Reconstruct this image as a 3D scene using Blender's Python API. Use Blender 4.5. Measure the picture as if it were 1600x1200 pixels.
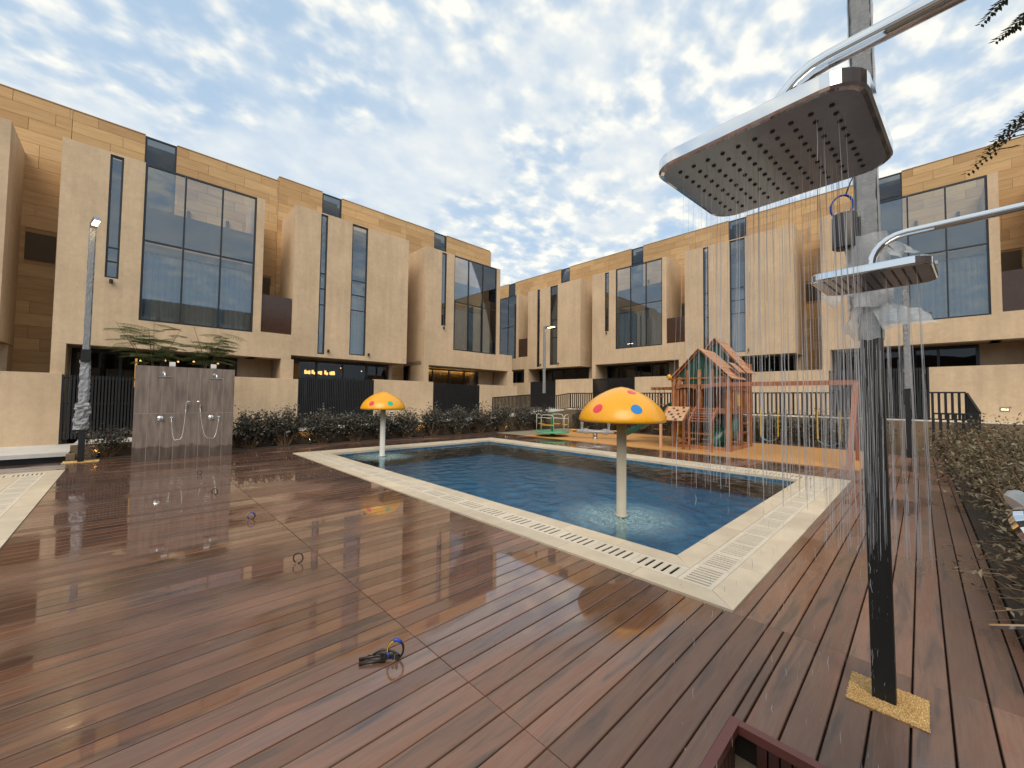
import bpy, math, random
import numpy as np
from mathutils import Vector, Matrix, noise as mnoise
R = math.radians
random.seed(7); np.random.seed(7)
for o in list(bpy.data.objects): bpy.data.objects.remove(o)
SC = bpy.context.scene
COL = SC.collection

# ------------------------------------------------------------------ camera
H = 1.65
CAMR = np.array([[0.71789046, -0.69604503, 0.01243378], [0.03510118, 0.01835339, -0.99921522], [0.69527059, 0.71776352, 0.03760773]])
cd = bpy.data.cameras.new('camera'); cam = bpy.data.objects.new('camera', cd); COL.objects.link(cam)
cd.sensor_fit = 'HORIZONTAL'; cd.sensor_width = 36; cd.lens = 13.92; cd.clip_start = 0.05; cd.clip_end = 3000
m = Matrix.Identity(4)
for i in range(3):
    m[i][0] = CAMR[0][i]; m[i][1] = -CAMR[1][i]; m[i][2] = -CAMR[2][i]
m[0][3], m[1][3], m[2][3] = 0, 0, H
cam.matrix_world = m
SC.camera = cam
def proj(p):
    c = CAMR @ (np.array(p, float) - [0, 0, H])
    return (800 + 618.7*c[0]/c[2], 600 + 618.7*c[1]/c[2], c[2])

# ------------------------------------------------------------------ render
SC.render.engine = 'CYCLES'
SC.render.resolution_x = 1024; SC.render.resolution_y = 768
SC.view_settings.view_transform = 'Standard'; SC.view_settings.look = 'None'
SC.view_settings.gamma = 1; SC.view_settings.use_curve_mapping = False
SC.view_settings.exposure = 0.70
SC.cycles.max_bounces = 8; SC.cycles.transparent_max_bounces = 24
SC.cycles.caustics_reflective = False; SC.cycles.caustics_refractive = False

# ------------------------------------------------------------------ node helpers
def nodes_of(tree):
    nt = tree
    def N(t, **kw):
        n = nt.nodes.new(t)
        for k, v in kw.items():
            if k == 'ins':
                for a, b in v.items():
                    n.inputs[a].default_value = b
            else: setattr(n, k, v)
        return n
    def L(a, b): nt.links.new(a, b)
    return N, L

# ------------------------------------------------------------------ world: sky with broken altocumulus
SUN_EL, SUN_AZ = 46.0, 232.0     # azimuth clockwise from +Y: the light comes from the -X side
W = bpy.data.worlds.new('World'); SC.world = W; W.use_nodes = True
W.node_tree.nodes.clear()
N, L = nodes_of(W.node_tree)
out = N('ShaderNodeOutputWorld'); bg = N('ShaderNodeBackground'); bg.inputs[1].default_value = 0.1
sky = N('ShaderNodeTexSky', sky_type='NISHITA', sun_disc=False, sun_elevation=R(SUN_EL), sun_rotation=R(SUN_AZ), air_density=1.0, dust_density=1.2, ozone_density=1.0)
tc = N('ShaderNodeTexCoord'); sep = N('ShaderNodeSeparateXYZ'); L(tc.outputs['Generated'], sep.inputs[0])
zc = N('ShaderNodeMath', operation='MAXIMUM', ins={1: 0.0}); L(sep.outputs[2], zc.inputs[0])
za = N('ShaderNodeMath', operation='ADD', ins={1: 0.20}); L(zc.outputs[0], za.inputs[0])
dx = N('ShaderNodeMath', operation='DIVIDE'); L(sep.outputs[0], dx.inputs[0]); L(za.outputs[0], dx.inputs[1])
dy = N('ShaderNodeMath', operation='DIVIDE'); L(sep.outputs[1], dy.inputs[0]); L(za.outputs[0], dy.inputs[1])
cmb = N('ShaderNodeCombineXYZ'); L(dx.outputs[0], cmb.inputs[0]); L(dy.outputs[0], cmb.inputs[1])
mp = N('ShaderNodeMapping'); mp.inputs['Rotation'].default_value = (0, 0, R(20)); mp.inputs['Scale'].default_value = (1.0, 1.18, 1)
mp.inputs['Location'].default_value = (3.1, 1.7, 0)
L(cmb.outputs[0], mp.inputs[0])
big = N('ShaderNodeTexNoise', ins={'Scale': 0.85, 'Detail': 3.0, 'Roughness': 0.5, 'Distortion': 0.0}); L(mp.outputs[0], big.inputs[0])
cel = N('ShaderNodeTexNoise', ins={'Scale': 11.5, 'Detail': 3.2, 'Roughness': 0.48, 'Distortion': 0.0}); L(mp.outputs[0], cel.inputs[0])
fin = N('ShaderNodeTexNoise', ins={'Scale': 1.7, 'Detail': 5.0, 'Roughness': 0.55, 'Distortion': 0.2}); L(mp.outputs[0], fin.inputs[0])
smo = N('ShaderNodeMapRange', interpolation_type='SMOOTHSTEP', ins={'From Min': 0.46, 'From Max': 0.60, 'To Min': 0.0, 'To Max': 0.75}); L(fin.outputs[0], smo.inputs[0])
flat = N('ShaderNodeMix', data_type='FLOAT'); L(smo.outputs[0], flat.inputs[0]); L(cel.outputs[0], flat.inputs[2]); flat.inputs[3].default_value = 0.49
a1 = N('ShaderNodeMath', operation='MULTIPLY', ins={1: 0.95}); L(big.outputs[0], a1.inputs[0])
a2 = N('ShaderNodeMath', operation='MULTIPLY_ADD', ins={1: 0.85}); L(flat.outputs[0], a2.inputs[0]); L(a1.outputs[0], a2.inputs[2])
cov = N('ShaderNodeMapRange', interpolation_type='SMOOTHSTEP', ins={'From Min': 0.66, 'From Max': 1.10}); L(a2.outputs[0], cov.inputs[0])
# thin veil under the clouds so gaps stay milky
veil = N('ShaderNodeMapRange', interpolation_type='SMOOTHSTEP', ins={'From Min': 0.35, 'From Max': 0.75, 'To Min': 0.20, 'To Max': 0.95}); L(fin.outputs[0], veil.inputs[0])
hz = N('ShaderNodeMapRange', ins={'From Min': 0.0, 'From Max': 0.35, 'To Min': 0.75, 'To Max': 0.0}); L(zc.outputs[0], hz.inputs[0])
blue = N('ShaderNodeMixRGB', ins={0: 0.72, 2: (2.95, 4.2, 5.5, 1)}); L(sky.outputs[0], blue.inputs[1])
veilc = N('ShaderNodeMixRGB', ins={2: (4.15, 4.8, 5.5, 1)}); L(veil.outputs[0], veilc.inputs[0]); L(blue.outputs[0], veilc.inputs[1])
tint = N('ShaderNodeValToRGB'); L(flat.outputs[0], tint.inputs[0])
cr = tint.color_ramp; cr.elements[0].position = 0.42; cr.elements[0].color = (4.6, 5.0, 5.35, 1)
cr.elements[1].position = 0.64; cr.elements[1].color = (6.9, 6.7, 5.95, 1)
mixc = N('ShaderNodeMixRGB'); L(cov.outputs[0], mixc.inputs[0]); L(veilc.outputs[0], mixc.inputs[1]); L(tint.outputs[0], mixc.inputs[2])
hmix = N('ShaderNodeMixRGB', ins={2: (4.1, 5.0, 5.75, 1)}); L(hz.outputs[0], hmix.inputs[0]); L(mixc.outputs[0], hmix.inputs[1])
L(hmix.outputs[0], bg.inputs[0]); L(bg.outputs[0], out.inputs[0])

sd = bpy.data.lights.new('sun', 'SUN'); sd.energy = 1.5; sd.angle = R(42); sd.color = (1.0, 0.84, 0.64)
sun = bpy.data.objects.new('sun', sd); COL.objects.link(sun); sun.location = (-30, -5, 30)
az = R(SUN_AZ); sdir = Vector((math.sin(az)*math.cos(R(SUN_EL)), math.cos(az)*math.cos(R(SUN_EL)), math.sin(R(SUN_EL))))
sun.rotation_euler = sdir.to_track_quat('Z', 'Y').to_euler()

# ------------------------------------------------------------------ materials
MATS = {}
def new_mat(name):
    mt = bpy.data.materials.new(name); mt.use_nodes = True; mt.node_tree.nodes.clear(); MATS[name] = mt
    N, L = nodes_of(mt.node_tree)
    o = N('ShaderNodeOutputMaterial')
    return mt, N, L, o
def simple(name, col, rough=0.5, metal=0.0, var=0.12, scale=8.0, bump=0.0, bscale=60.0, spec=0.5, coat=0.0, stretch=(1, 1, 1), objrand=0.0, hue=None, coords='world', trans=0.0, dirt=0.0, streak=0.0):
    mt, N, L, o = new_mat(name)
    p = N('ShaderNodeBsdfPrincipled'); L(p.outputs[0], o.inputs[0])
    p.inputs['Roughness'].default_value = rough; p.inputs['Metallic'].default_value = metal
    p.inputs['Specular IOR Level'].default_value = spec; p.inputs['Coat Weight'].default_value = coat; p.inputs['Coat Roughness'].default_value = 0.06
    if coords == 'world':
        g = N('ShaderNodeNewGeometry'); src = g.outputs['Position']
    else:
        g = N('ShaderNodeTexCoord'); src = g.outputs['Object']
    mpn = N('ShaderNodeMapping'); mpn.inputs['Scale'].default_value = stretch; L(src, mpn.inputs[0])
    if objrand:
        oi = N('ShaderNodeObjectInfo'); gi = N('ShaderNodeNewGeometry')
        ad = N('ShaderNodeMath', operation='ADD'); L(oi.outputs['Random'], ad.inputs[0]); L(gi.outputs['Random Per Island'], ad.inputs[1])
        fr = N('ShaderNodeMath', operation='FRACT'); L(ad.outputs[0], fr.inputs[0])
        off = N('ShaderNodeVectorMath', operation='SCALE'); off.inputs[0].default_value = (13.7, 7.1, 5.3); L(fr.outputs[0], off.inputs['Scale']); L(off.outputs[0], mpn.inputs['Location'])
    nz = N('ShaderNodeTexNoise', ins={'Scale': scale, 'Detail': 6.0, 'Roughness': 0.6}); L(mpn.outputs[0], nz.inputs[0])
    mr = N('ShaderNodeMapRange', ins={'From Min': 0.25, 'From Max': 0.75, 'To Min': 1-var, 'To Max': 1+var}); L(nz.outputs[0], mr.inputs[0])
    val = mr.outputs[0]
    if objrand:
        m2 = N('ShaderNodeMapRange', ins={'To Min': 1-objrand, 'To Max': 1+objrand}); L(fr.outputs[0], m2.inputs[0])
        mm = N('ShaderNodeMath', operation='MULTIPLY'); L(val, mm.inputs[0]); L(m2.outputs[0], mm.inputs[1]); val = mm.outputs[0]
    if dirt:
        dn = N('ShaderNodeTexNoise', ins={'Scale': 0.7, 'Detail': 5.0, 'Roughness': 0.65}); L(src, dn.inputs[0])
        dm = N('ShaderNodeMapRange', ins={'From Min': 0.35, 'From Max': 0.65, 'To Min': 1-dirt, 'To Max': 1.0+dirt*0.4}); L(dn.outputs[0], dm.inputs[0])
        mm = N('ShaderNodeMath', operation='MULTIPLY'); L(val, mm.inputs[0]); L(dm.outputs[0], mm.inputs[1]); val = mm.outputs[0]
    if streak:
        sm_ = N('ShaderNodeMapping'); sm_.inputs['Scale'].default_value = (2.2, 2.2, 0.16); L(src, sm_.inputs[0])
        sn = N('ShaderNodeTexNoise', ins={'Scale': 2.0, 'Detail': 4.0, 'Roughness': 0.6}); L(sm_.outputs[0], sn.inputs[0])
        sr_ = N('ShaderNodeMapRange', ins={'From Min': 0.35, 'From Max': 0.68, 'To Min': 1-streak, 'To Max': 1.0+streak*0.5}); L(sn.outputs[0], sr_.inputs[0])
        mm = N('ShaderNodeMath', operation='MULTIPLY'); L(val, mm.inputs[0]); L(sr_.outputs[0], mm.inputs[1]); val = mm.outputs[0]
    if hue:
        hm = N('ShaderNodeMixRGB', ins={1: (*col, 1), 2: (*hue, 1)})
        h2 = N('ShaderNodeTexNoise', ins={'Scale': scale*0.45, 'Detail': 3.0}); L(mpn.outputs[0], h2.inputs[0])
        h3 = N('ShaderNodeMapRange', ins={'From Min': 0.35, 'From Max': 0.65}); L(h2.outputs[0], h3.inputs[0])
        if objrand:
            h4 = N('ShaderNodeMath', operation='MULTIPLY_ADD', ins={1: 0.9, 2: -0.45}); L(fr.outputs[0], h4.inputs[0])
            h5 = N('ShaderNodeMath', operation='ADD', use_clamp=True); L(h3.outputs[0], h5.inputs[0]); L(h4.outputs[0], h5.inputs[1]); L(h5.outputs[0], hm.inputs[0])
        else: L(h3.outputs[0], hm.inputs[0])
        base = hm.outputs[0]
    else:
        rgb = N('ShaderNodeRGB'); rgb.outputs[0].default_value = (*col, 1); base = rgb.outputs[0]
    vm = N('ShaderNodeVectorMath', operation='SCALE'); L(base, vm.inputs[0]); L(val, vm.inputs['Scale']); L(vm.outputs[0], p.inputs['Base Color'])
    if rough > 0.05:
        rr = N('ShaderNodeMapRange', ins={'From Min': 0.3, 'From Max': 0.7, 'To Min': rough*0.85, 'To Max': min(1, rough*1.15)}); L(nz.outputs[0], rr.inputs[0]); L(rr.outputs[0], p.inputs['Roughness'])
    if bump:
        b = N('ShaderNodeBump', ins={'Strength': bump, 'Distance': 0.01}); bn = N('ShaderNodeTexNoise', ins={'Scale': bscale, 'Detail': 4.0}); L(mpn.outputs[0], bn.inputs[0]); L(bn.outputs[0], b.inputs['Height']); L(b.outputs[0], p.inputs['Normal'])
    if trans:
        p.inputs['Subsurface Weight'].default_value = 0
    return mt
def emis(name, col, st):
    mt, N, L, o = new_mat(name); e = N('ShaderNodeEmission', ins={0: (*col, 1), 1: st}); L(e.outputs[0], o.inputs[0]); return mt

simple('plaster', (0.62, 0.475, 0.325), 0.85, var=0.08, scale=7, bump=0.6, bscale=26, spec=0.2, dirt=0.12, streak=0.08)
simple('stone', (0.51, 0.315, 0.15), 0.7, var=0.16, scale=2.6, stretch=(0.55, 0.55, 6), objrand=0.11, hue=(0.54, 0.36, 0.18), bump=0.15, bscale=14, spec=0.3)
simple('stone_core', (0.40, 0.255, 0.125), 0.8, var=0.1)
simple('frame_dark', (0.018, 0.024, 0.032), 0.35, var=0.1, spec=0.5)
simple('black_metal', (0.014, 0.015, 0.018), 0.42, var=0.15, spec=0.5)
simple('black_wet', (0.016, 0.017, 0.018), 0.45, var=0.3, spec=0.4, bump=0.06, bscale=18, stretch=(1, 1, 0.12))
simple('spandrel', (0.115, 0.16, 0.19), 0.35, var=0.05)
simple('curtain', (0.74, 0.74, 0.71), 0.9, var=0.08, spec=0.1)
simple('curtain_warm', (0.52, 0.40, 0.22), 0.9, var=0.08, spec=0.1)
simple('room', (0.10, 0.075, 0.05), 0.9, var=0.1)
simple('brown_panel', (0.060, 0.030, 0.020), 0.12, var=0.2, spec=0.5)
simple('coping', (0.63, 0.55, 0.425), 0.42, var=0.09, scale=5, objrand=0.10, hue=(0.60, 0.51, 0.38), bump=0.12, bscale=50, dirt=0.12)
simple('grate', (0.66, 0.59, 0.48), 0.5, var=0.05, objrand=0.05, dirt=0.08)
simple('gutter', (0.025, 0.02, 0.016), 0.9)
simple('white_paving', (0.62, 0.62, 0.60), 0.55, var=0.12, scale=4, dirt=0.12)
simple('retaining', (0.20, 0.145, 0.095), 0.85, var=0.25, scale=5, bump=0.4, bscale=20, dirt=0.3)
simple('soil', (0.06, 0.042, 0.03), 0.95, var=0.4, scale=25, bump=0.8, bscale=60)
simple('concrete', (0.30, 0.25, 0.17), 0.8, var=0.2, scale=9, hue=(0.22, 0.19, 0.14), bump=0.4, bscale=45)
simple('ground', (0.22, 0.20, 0.17), 0.9, var=0.15, scale=2)
simple('yellow_gloss', (0.84, 0.385, 0.006), 0.30, var=0.06, scale=3, coat=0.22, dirt=0.10)
simple('spot_red', (0.70, 0.022, 0.05), 0.2, var=0.04, coat=0.5)
simple('spot_blue', (0.008, 0.20, 0.56), 0.2, var=0.04, coat=0.5)
simple('spot_green', (0.02, 0.42, 0.24), 0.2, var=0.04, coat=0.5)
simple('pole_cream', (0.43, 0.41, 0.33), 0.35, var=0.07, scale=5, coat=0.2, dirt=0.1)
simple('pole_white', (0.55, 0.57, 0.55), 0.35, var=0.07, scale=5, coat=0.2)
simple('chrome', (0.78, 0.80, 0.82), 0.06, metal=1.0, var=0.04)
simple('chrome_dark', (0.33, 0.39, 0.45), 0.16, metal=0.25, var=0.12, scale=20)
simple('rubber', (0.035, 0.035, 0.036), 0.5)
simple('steel', (0.45, 0.46, 0.47), 0.3, metal=0.9)
simple('hose', (0.62, 0.60, 0.57), 0.25, metal=0.6)
simple('cedar', (0.25, 0.090, 0.028), 0.5, var=0.22, scale=9, stretch=(1, 1, 1), objrand=0.16, hue=(0.36, 0.145, 0.048))
simple('beam_red', (0.36, 0.125, 0.058), 0.5, var=0.14, scale=9, objrand=0.06)
simple('roof_tan', (0.54, 0.27, 0.14), 0.6, var=0.14, scale=9, objrand=0.12)
simple('ramp_tan', (0.62, 0.36, 0.21), 0.6, var=0.1, scale=9, objrand=0.1)
simple('green_plastic', (0.006, 0.065, 0.045), 0.3, var=0.12)
simple('green_tarp', (0.006, 0.055, 0.033), 0.55, var=0.2)
simple('yellow_plastic', (0.78, 0.40, 0.01), 0.3)
simple('yellow_chain', (0.62, 0.40, 0.02), 0.4)
simple('mint_plastic', (0.10, 0.44, 0.25), 0.35, var=0.08)
simple('green_paint', (0.01, 0.30, 0.10), 0.3)
simple('white_paint', (0.62, 0.62, 0.56), 0.35)
simple('seat_teal', (0.10, 0.22, 0.21), 0.4)
simple('mat_rubber', (0.56, 0.29, 0.10), 0.55, var=0.10, scale=30, bump=0.3, bscale=160, dirt=0.10)
simple('frame_maroon', (0.17, 0.055, 0.048), 0.42, var=0.12)
simple('tray_slat', (0.07, 0.026, 0.022), 0.5, var=0.2)
simple('bark', (0.16, 0.11, 0.07), 0.9, var=0.25, scale=20)
simple('twig', (0.22, 0.14, 0.075), 0.8, var=0.3, scale=20)
simple('cable_black', (0.012, 0.012, 0.012), 0.4)
simple('cable_blue', (0.01, 0.06, 0.42), 0.35)
simple('cable_red', (0.35, 0.05, 0.02), 0.4)
simple('white_plastic', (0.68, 0.68, 0.66), 0.3)
simple('hill', (0.10, 0.075, 0.055), 0.95, var=0.3, scale=0.02)
emis('lamp_warm', (1.0, 0.50, 0.13), 3.2)
emis('lamp_soft', (1.0, 0.52, 0.15), 1.0)
emis('lamp_street', (1.0, 0.68, 0.30), 16.0)
emis('cove', (1.0, 0.62, 0.22), 9.0)
emis('lamp_wall', (1.0, 0.70, 0.35), 2.5)

def leaf_mat(name, a, b, c, rough=0.5):
    mt, N, L, o = new_mat(name)
    g = N('ShaderNodeNewGeometry'); r = N('ShaderNodeValToRGB'); L(g.outputs['Random Per Island'], r.inputs[0])
    e = r.color_ramp.elements; e[0].color = (*a, 1); e[1].color = (*c, 1); e[1].position = 1.0
    q = r.color_ramp.elements.new(0.55); q.color = (*b, 1)
    p = N('ShaderNodeBsdfPrincipled', ins={'Roughness': rough, 'Specular IOR Level': 0.4}); L(r.outputs[0], p.inputs['Base Color'])
    t = N('ShaderNodeBsdfTranslucent'); L(r.outputs[0], t.inputs[0])
    mx = N('ShaderNodeMixShader', ins={0: 0.25}); L(p.outputs[0], mx.inputs[1]); L(t.outputs[0], mx.inputs[2]); L(mx.outputs[0], o.inputs[0])
    return mt
leaf_mat('leaf_dark', (0.045, 0.048, 0.040), (0.11, 0.115, 0.098), (0.27, 0.27, 0.24), 0.42)
leaf_mat('leaf_hedge', (0.055, 0.040, 0.022), (0.135, 0.105, 0.056), (0.29, 0.25, 0.165), 0.45)
leaf_mat('leaf_feather', (0.09, 0.15, 0.045), (0.17, 0.25, 0.08), (0.28, 0.34, 0.15), 0.55)
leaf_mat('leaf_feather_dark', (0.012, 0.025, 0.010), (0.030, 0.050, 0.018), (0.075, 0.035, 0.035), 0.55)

# deck boards: wood-plastic, streaked, wet in patches
def deck_mat():
    mt, N, L, o = new_mat('deck_board')
    p = N('ShaderNodeBsdfPrincipled'); L(p.outputs[0], o.inputs[0])
    g = N('ShaderNodeNewGeometry'); oi = N('ShaderNodeObjectInfo')
    ad = N('ShaderNodeMath', operation='ADD'); L(oi.outputs['Random'], ad.inputs[0]); L(g.outputs['Random Per Island'], ad.inputs[1])
    fr = N('ShaderNodeMath', operation='FRACT'); L(ad.outputs[0], fr.inputs[0])
    wn = N('ShaderNodeTexWhiteNoise', noise_dimensions='1D'); L(fr.outputs[0], wn.inputs['W'])
    off = N('ShaderNodeVectorMath', operation='SCALE'); off.inputs[0].default_value = (23.0, 17.0, 9.0); L(fr.outputs[0], off.inputs['Scale'])
    mp = N('ShaderNodeMapping'); mp.inputs['Scale'].default_value = (0.55, 5.0, 1); L(g.outputs['Position'], mp.inputs[0]); L(off.outputs[0], mp.inputs['Location'])
    n1 = N('ShaderNodeTexNoise', ins={'Scale': 2.2, 'Detail': 5.0, 'Roughness': 0.55, 'Distortion': 0.6}); L(mp.outputs[0], n1.inputs[0])
    ramp = N('ShaderNodeValToRGB'); L(n1.outputs[0], ramp.inputs[0])
    e = ramp.color_ramp.elements
    e[0].position = 0.32; e[0].color = (0.078, 0.052, 0.043, 1)
    e[1].position = 0.74; e[1].color = (0.238, 0.106, 0.066, 1)
    for pos, c in ((0.40, (0.132, 0.076, 0.055)), (0.50, (0.178, 0.095, 0.063)), (0.60, (0.158, 0.076, 0.048))):
        q = e.new(pos); q.color = (*c, 1)
    tone = N('ShaderNodeMapRange', ins={'To Min': 0.66, 'To Max': 1.34}); L(wn.outputs['Value'], tone.inputs[0])
    mp2 = N('ShaderNodeMapping'); mp2.inputs['Scale'].default_value = (3, 60, 1); L(g.outputs['Position'], mp2.inputs[0])
    n2 = N('ShaderNodeTexNoise', ins={'Scale': 1.5, 'Detail': 4.0}); L(mp2.outputs[0], n2.inputs[0])
    gr = N('ShaderNodeMapRange', ins={'From Min': 0.3, 'From Max': 0.7, 'To Min': 0.90, 'To Max': 1.10}); L(n2.outputs[0], gr.inputs[0])
    # puddles and damp: low-frequency patches broken along the board edges
    mp3 = N('ShaderNodeMapping'); mp3.inputs['Scale'].default_value = (0.55, 0.95, 1); mp3.inputs['Location'].default_value = (0.35, 0.2, 0); L(g.outputs['Position'], mp3.inputs[0])
    n3 = N('ShaderNodeTexNoise', ins={'Scale': 1.0, 'Detail': 4.0, 'Roughness': 0.5}); L(mp3.outputs[0], n3.inputs[0])
    wnb = N('ShaderNodeMapRange', ins={'To Min': -0.05, 'To Max': 0.05}); L(wn.outputs['Value'], wnb.inputs[0])
    sp = N('ShaderNodeSeparateXYZ'); L(g.outputs['Position'], sp.inputs[0])
    far = N('ShaderNodeMapRange', ins={'From Min': 1.2, 'From Max': 4.5, 'To Min': -0.10, 'To Max': 0.07}); L(sp.outputs[1], far.inputs[0])
    s1 = N('ShaderNodeMath', operation='ADD'); L(n3.outputs[0], s1.inputs[0]); L(wnb.outputs[0], s1.inputs[1])
    s2 = N('ShaderNodeMath', operation='ADD'); L(s1.outputs[0], s2.inputs[0]); L(far.outputs[0], s2.inputs[1])
    for pc, pr, pa in (((2.75, 2.45, 0), 1.2, 0.30), ((0.9, 2.75, 0), 0.9, 0.14), ((2.3, 3.6, 0), 1.0, 0.14)):
        pd = N('ShaderNodeVectorMath', operation='DISTANCE'); pd.inputs[1].default_value = pc; L(g.outputs['Position'], pd.inputs[0])
        pm = N('ShaderNodeMapRange', interpolation_type='SMOOTHSTEP', ins={'From Min': 0.0, 'From Max': pr, 'To Min': pa, 'To Max': 0.0}); L(pd.outputs['Value'], pm.inputs[0])
        s3 = N('ShaderNodeMath', operation='ADD'); L(s2.outputs[0], s3.inputs[0]); L(pm.outputs[0], s3.inputs[1]); s2 = s3
    wet = N('ShaderNodeMapRange', interpolation_type='SMOOTHSTEP', ins={'From Min': 0.37, 'From Max': 0.52}); L(s2.outputs[0], wet.inputs[0])
    pud = N('ShaderNodeMapRange', interpolation_type='SMOOTHSTEP', ins={'From Min': 0.545, 'From Max': 0.585}); L(s2.outputs[0], pud.inputs[0])
    rg = N('ShaderNodeMapRange', ins={'To Min': 0.34, 'To Max': 0.17}); L(wet.outputs[0], rg.inputs[0])
    rg2 = N('ShaderNodeMix', data_type='FLOAT'); L(pud.outputs[0], rg2.inputs[0]); L(rg.outputs[0], rg2.inputs[2]); rg2.inputs[3].default_value = 0.045
    L(rg2.outputs[0], p.inputs['Roughness'])
    dk = N('ShaderNodeMapRange', ins={'To Min': 1.28, 'To Max': 0.88}); L(wet.outputs[0], dk.inputs[0])
    m1 = N('ShaderNodeMath', operation='MULTIPLY'); L(tone.outputs[0], m1.inputs[0]); L(gr.outputs[0], m1.inputs[1])
    m2 = N('ShaderNodeMath', operation='MULTIPLY'); L(m1.outputs[0], m2.inputs[0]); L(dk.outputs[0], m2.inputs[1])
    vm = N('ShaderNodeVectorMath', operation='SCALE'); L(ramp.outputs[0], vm.inputs[0]); L(m2.outputs[0], vm.inputs['Scale']); inv = N('ShaderNodeMapRange', ins={'To Min': 0.20, 'To Max': 0.0}); L(wet.outputs[0], inv.inputs[0])
    dry = N('ShaderNodeMixRGB', ins={2: (0.215, 0.168, 0.145, 1)}); L(inv.outputs[0], dry.inputs[0]); L(vm.outputs[0], dry.inputs[1]); L(dry.outputs[0], p.inputs['Base Color'])
    bstr = N('ShaderNodeMapRange', ins={'To Min': 0.22, 'To Max': 0.02}); L(pud.outputs[0], bstr.inputs[0])
    b = N('ShaderNodeBump', ins={'Distance': 0.004}); L(bstr.outputs[0], b.inputs['Strength']); L(n2.outputs[0], b.inputs['Height']); L(b.outputs[0], p.inputs['Normal'])
    p.inputs['Specular IOR Level'].default_value = 0.38
    L(wet.outputs[0], p.inputs['Coat Weight']); p.inputs['Coat IOR'].default_value = 1.45
    cr_ = N('ShaderNodeMapRange', ins={'To Min': 0.16, 'To Max': 0.03}); L(pud.outputs[0], cr_.inputs[0]); L(cr_.outputs[0], p.inputs['Coat Roughness'])
deck_mat()
simple('joist', (0.016, 0.012, 0.010), 0.8)

def glass_mat(name, tint, ior, rough=0.0, base=0.0):
    mt, N, L, o = new_mat(name)
    t = N('ShaderNodeBsdfTransparent', ins={0: (*tint, 1)}); g = N('ShaderNodeBsdfGlossy', ins={0: (0.92, 0.95, 1, 1), 1: rough})
    f = N('ShaderNodeFresnel', ins={0: ior}); ad = N('ShaderNodeMath', operation='ADD', use_clamp=True, ins={1: base}); L(f.outputs[0], ad.inputs[0])
    mx = N('ShaderNodeMixShader'); L(ad.outputs[0], mx.inputs[0]); L(t.outputs[0], mx.inputs[1]); L(g.outputs[0], mx.inputs[2]); L(mx.outputs[0], o.inputs[0])
glass_mat('glass', (0.80, 0.85, 0.88), 1.5, 0.005, 0.07)
glass_mat('glass_grey', (0.42, 0.43, 0.43), 1.5, 0.005, 0.03)
glass_mat('glass_dark', (0.62, 0.61, 0.60), 1.42, 0.01, 0.0)

# water of the pools: clear, tinted, whitened by air bubbles where the fountains fall
M1 = (5.33, 3.13); M2 = (5.40, 11.0)
def water_mat():
    mt, N, L, o = new_mat('water')
    t = N('ShaderNodeBsdfTransparent', ins={0: (0.62, 0.84, 0.93, 1)}); g = N('ShaderNodeBsdfGlossy', ins={0: (0.95, 0.97, 1, 1), 1: 0.015})
    geo = N('ShaderNodeNewGeometry')
    f = N('ShaderNodeFresnel', ins={0: 1.24})
    nz = N('ShaderNodeTexNoise', ins={'Scale': 9.0, 'Detail': 5.0, 'Roughness': 0.6}); L(geo.outputs['Position'], nz.inputs[0])
    b = N('ShaderNodeBump', ins={'Strength': 0.35, 'Distance': 0.02}); L(nz.outputs[0], b.inputs['Height'])
    L(b.outputs[0], f.inputs['Normal']); L(b.outputs[0], g.inputs['Normal'])
    mx = N('ShaderNodeMixShader'); L(f.outputs[0], mx.inputs[0]); L(t.outputs[0], mx.inputs[1]); L(g.outputs[0], mx.inputs[2])
    fo = N('ShaderNodeBsdfDiffuse', ins={0: (0.42, 0.60, 0.62, 1)})
    tot = None
    for c, rad in ((M1, 1.15), (M2, 1.1)):
        d = N('ShaderNodeVectorMath', operation='DISTANCE'); d.inputs[1].default_value = (c[0], c[1], -0.08); L(geo.outputs['Position'], d.inputs[0])
        r = N('ShaderNodeMapRange', interpolation_type='SMOOTHSTEP', ins={'From Min': 0.25, 'From Max': rad, 'To Min': 0.62, 'To Max': 0.0}); L(d.outputs['Value'], r.inputs[0])
        if tot is None: tot = r.outputs[0]
        else:
            a = N('ShaderNodeMath', operation='MAXIMUM'); L(tot, a.inputs[0]); L(r.outputs[0], a.inputs[1]); tot = a.outputs[0]
    n2 = N('ShaderNodeTexNoise', ins={'Scale': 30.0, 'Detail': 6.0, 'Roughness': 0.7}); L(geo.outputs['Position'], n2.inputs[0])
    n3 = N('ShaderNodeMapRange', ins={'From Min': 0.38, 'From Max': 0.66, 'To Min': 0.1, 'To Max': 1.2}); L(n2.outputs[0], n3.inputs[0])
    mm = N('ShaderNodeMath', operation='MULTIPLY', use_clamp=True); L(tot, mm.inputs[0]); L(n3.outputs[0], mm.inputs[1])
    m2 = N('ShaderNodeMixShader'); L(mm.outputs[0], m2.inputs[0]); L(mx.outputs[0], m2.inputs[1]); L(fo.outputs[0], m2.inputs[2]); L(m2.outputs[0], o.inputs[0])
water_mat()
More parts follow.
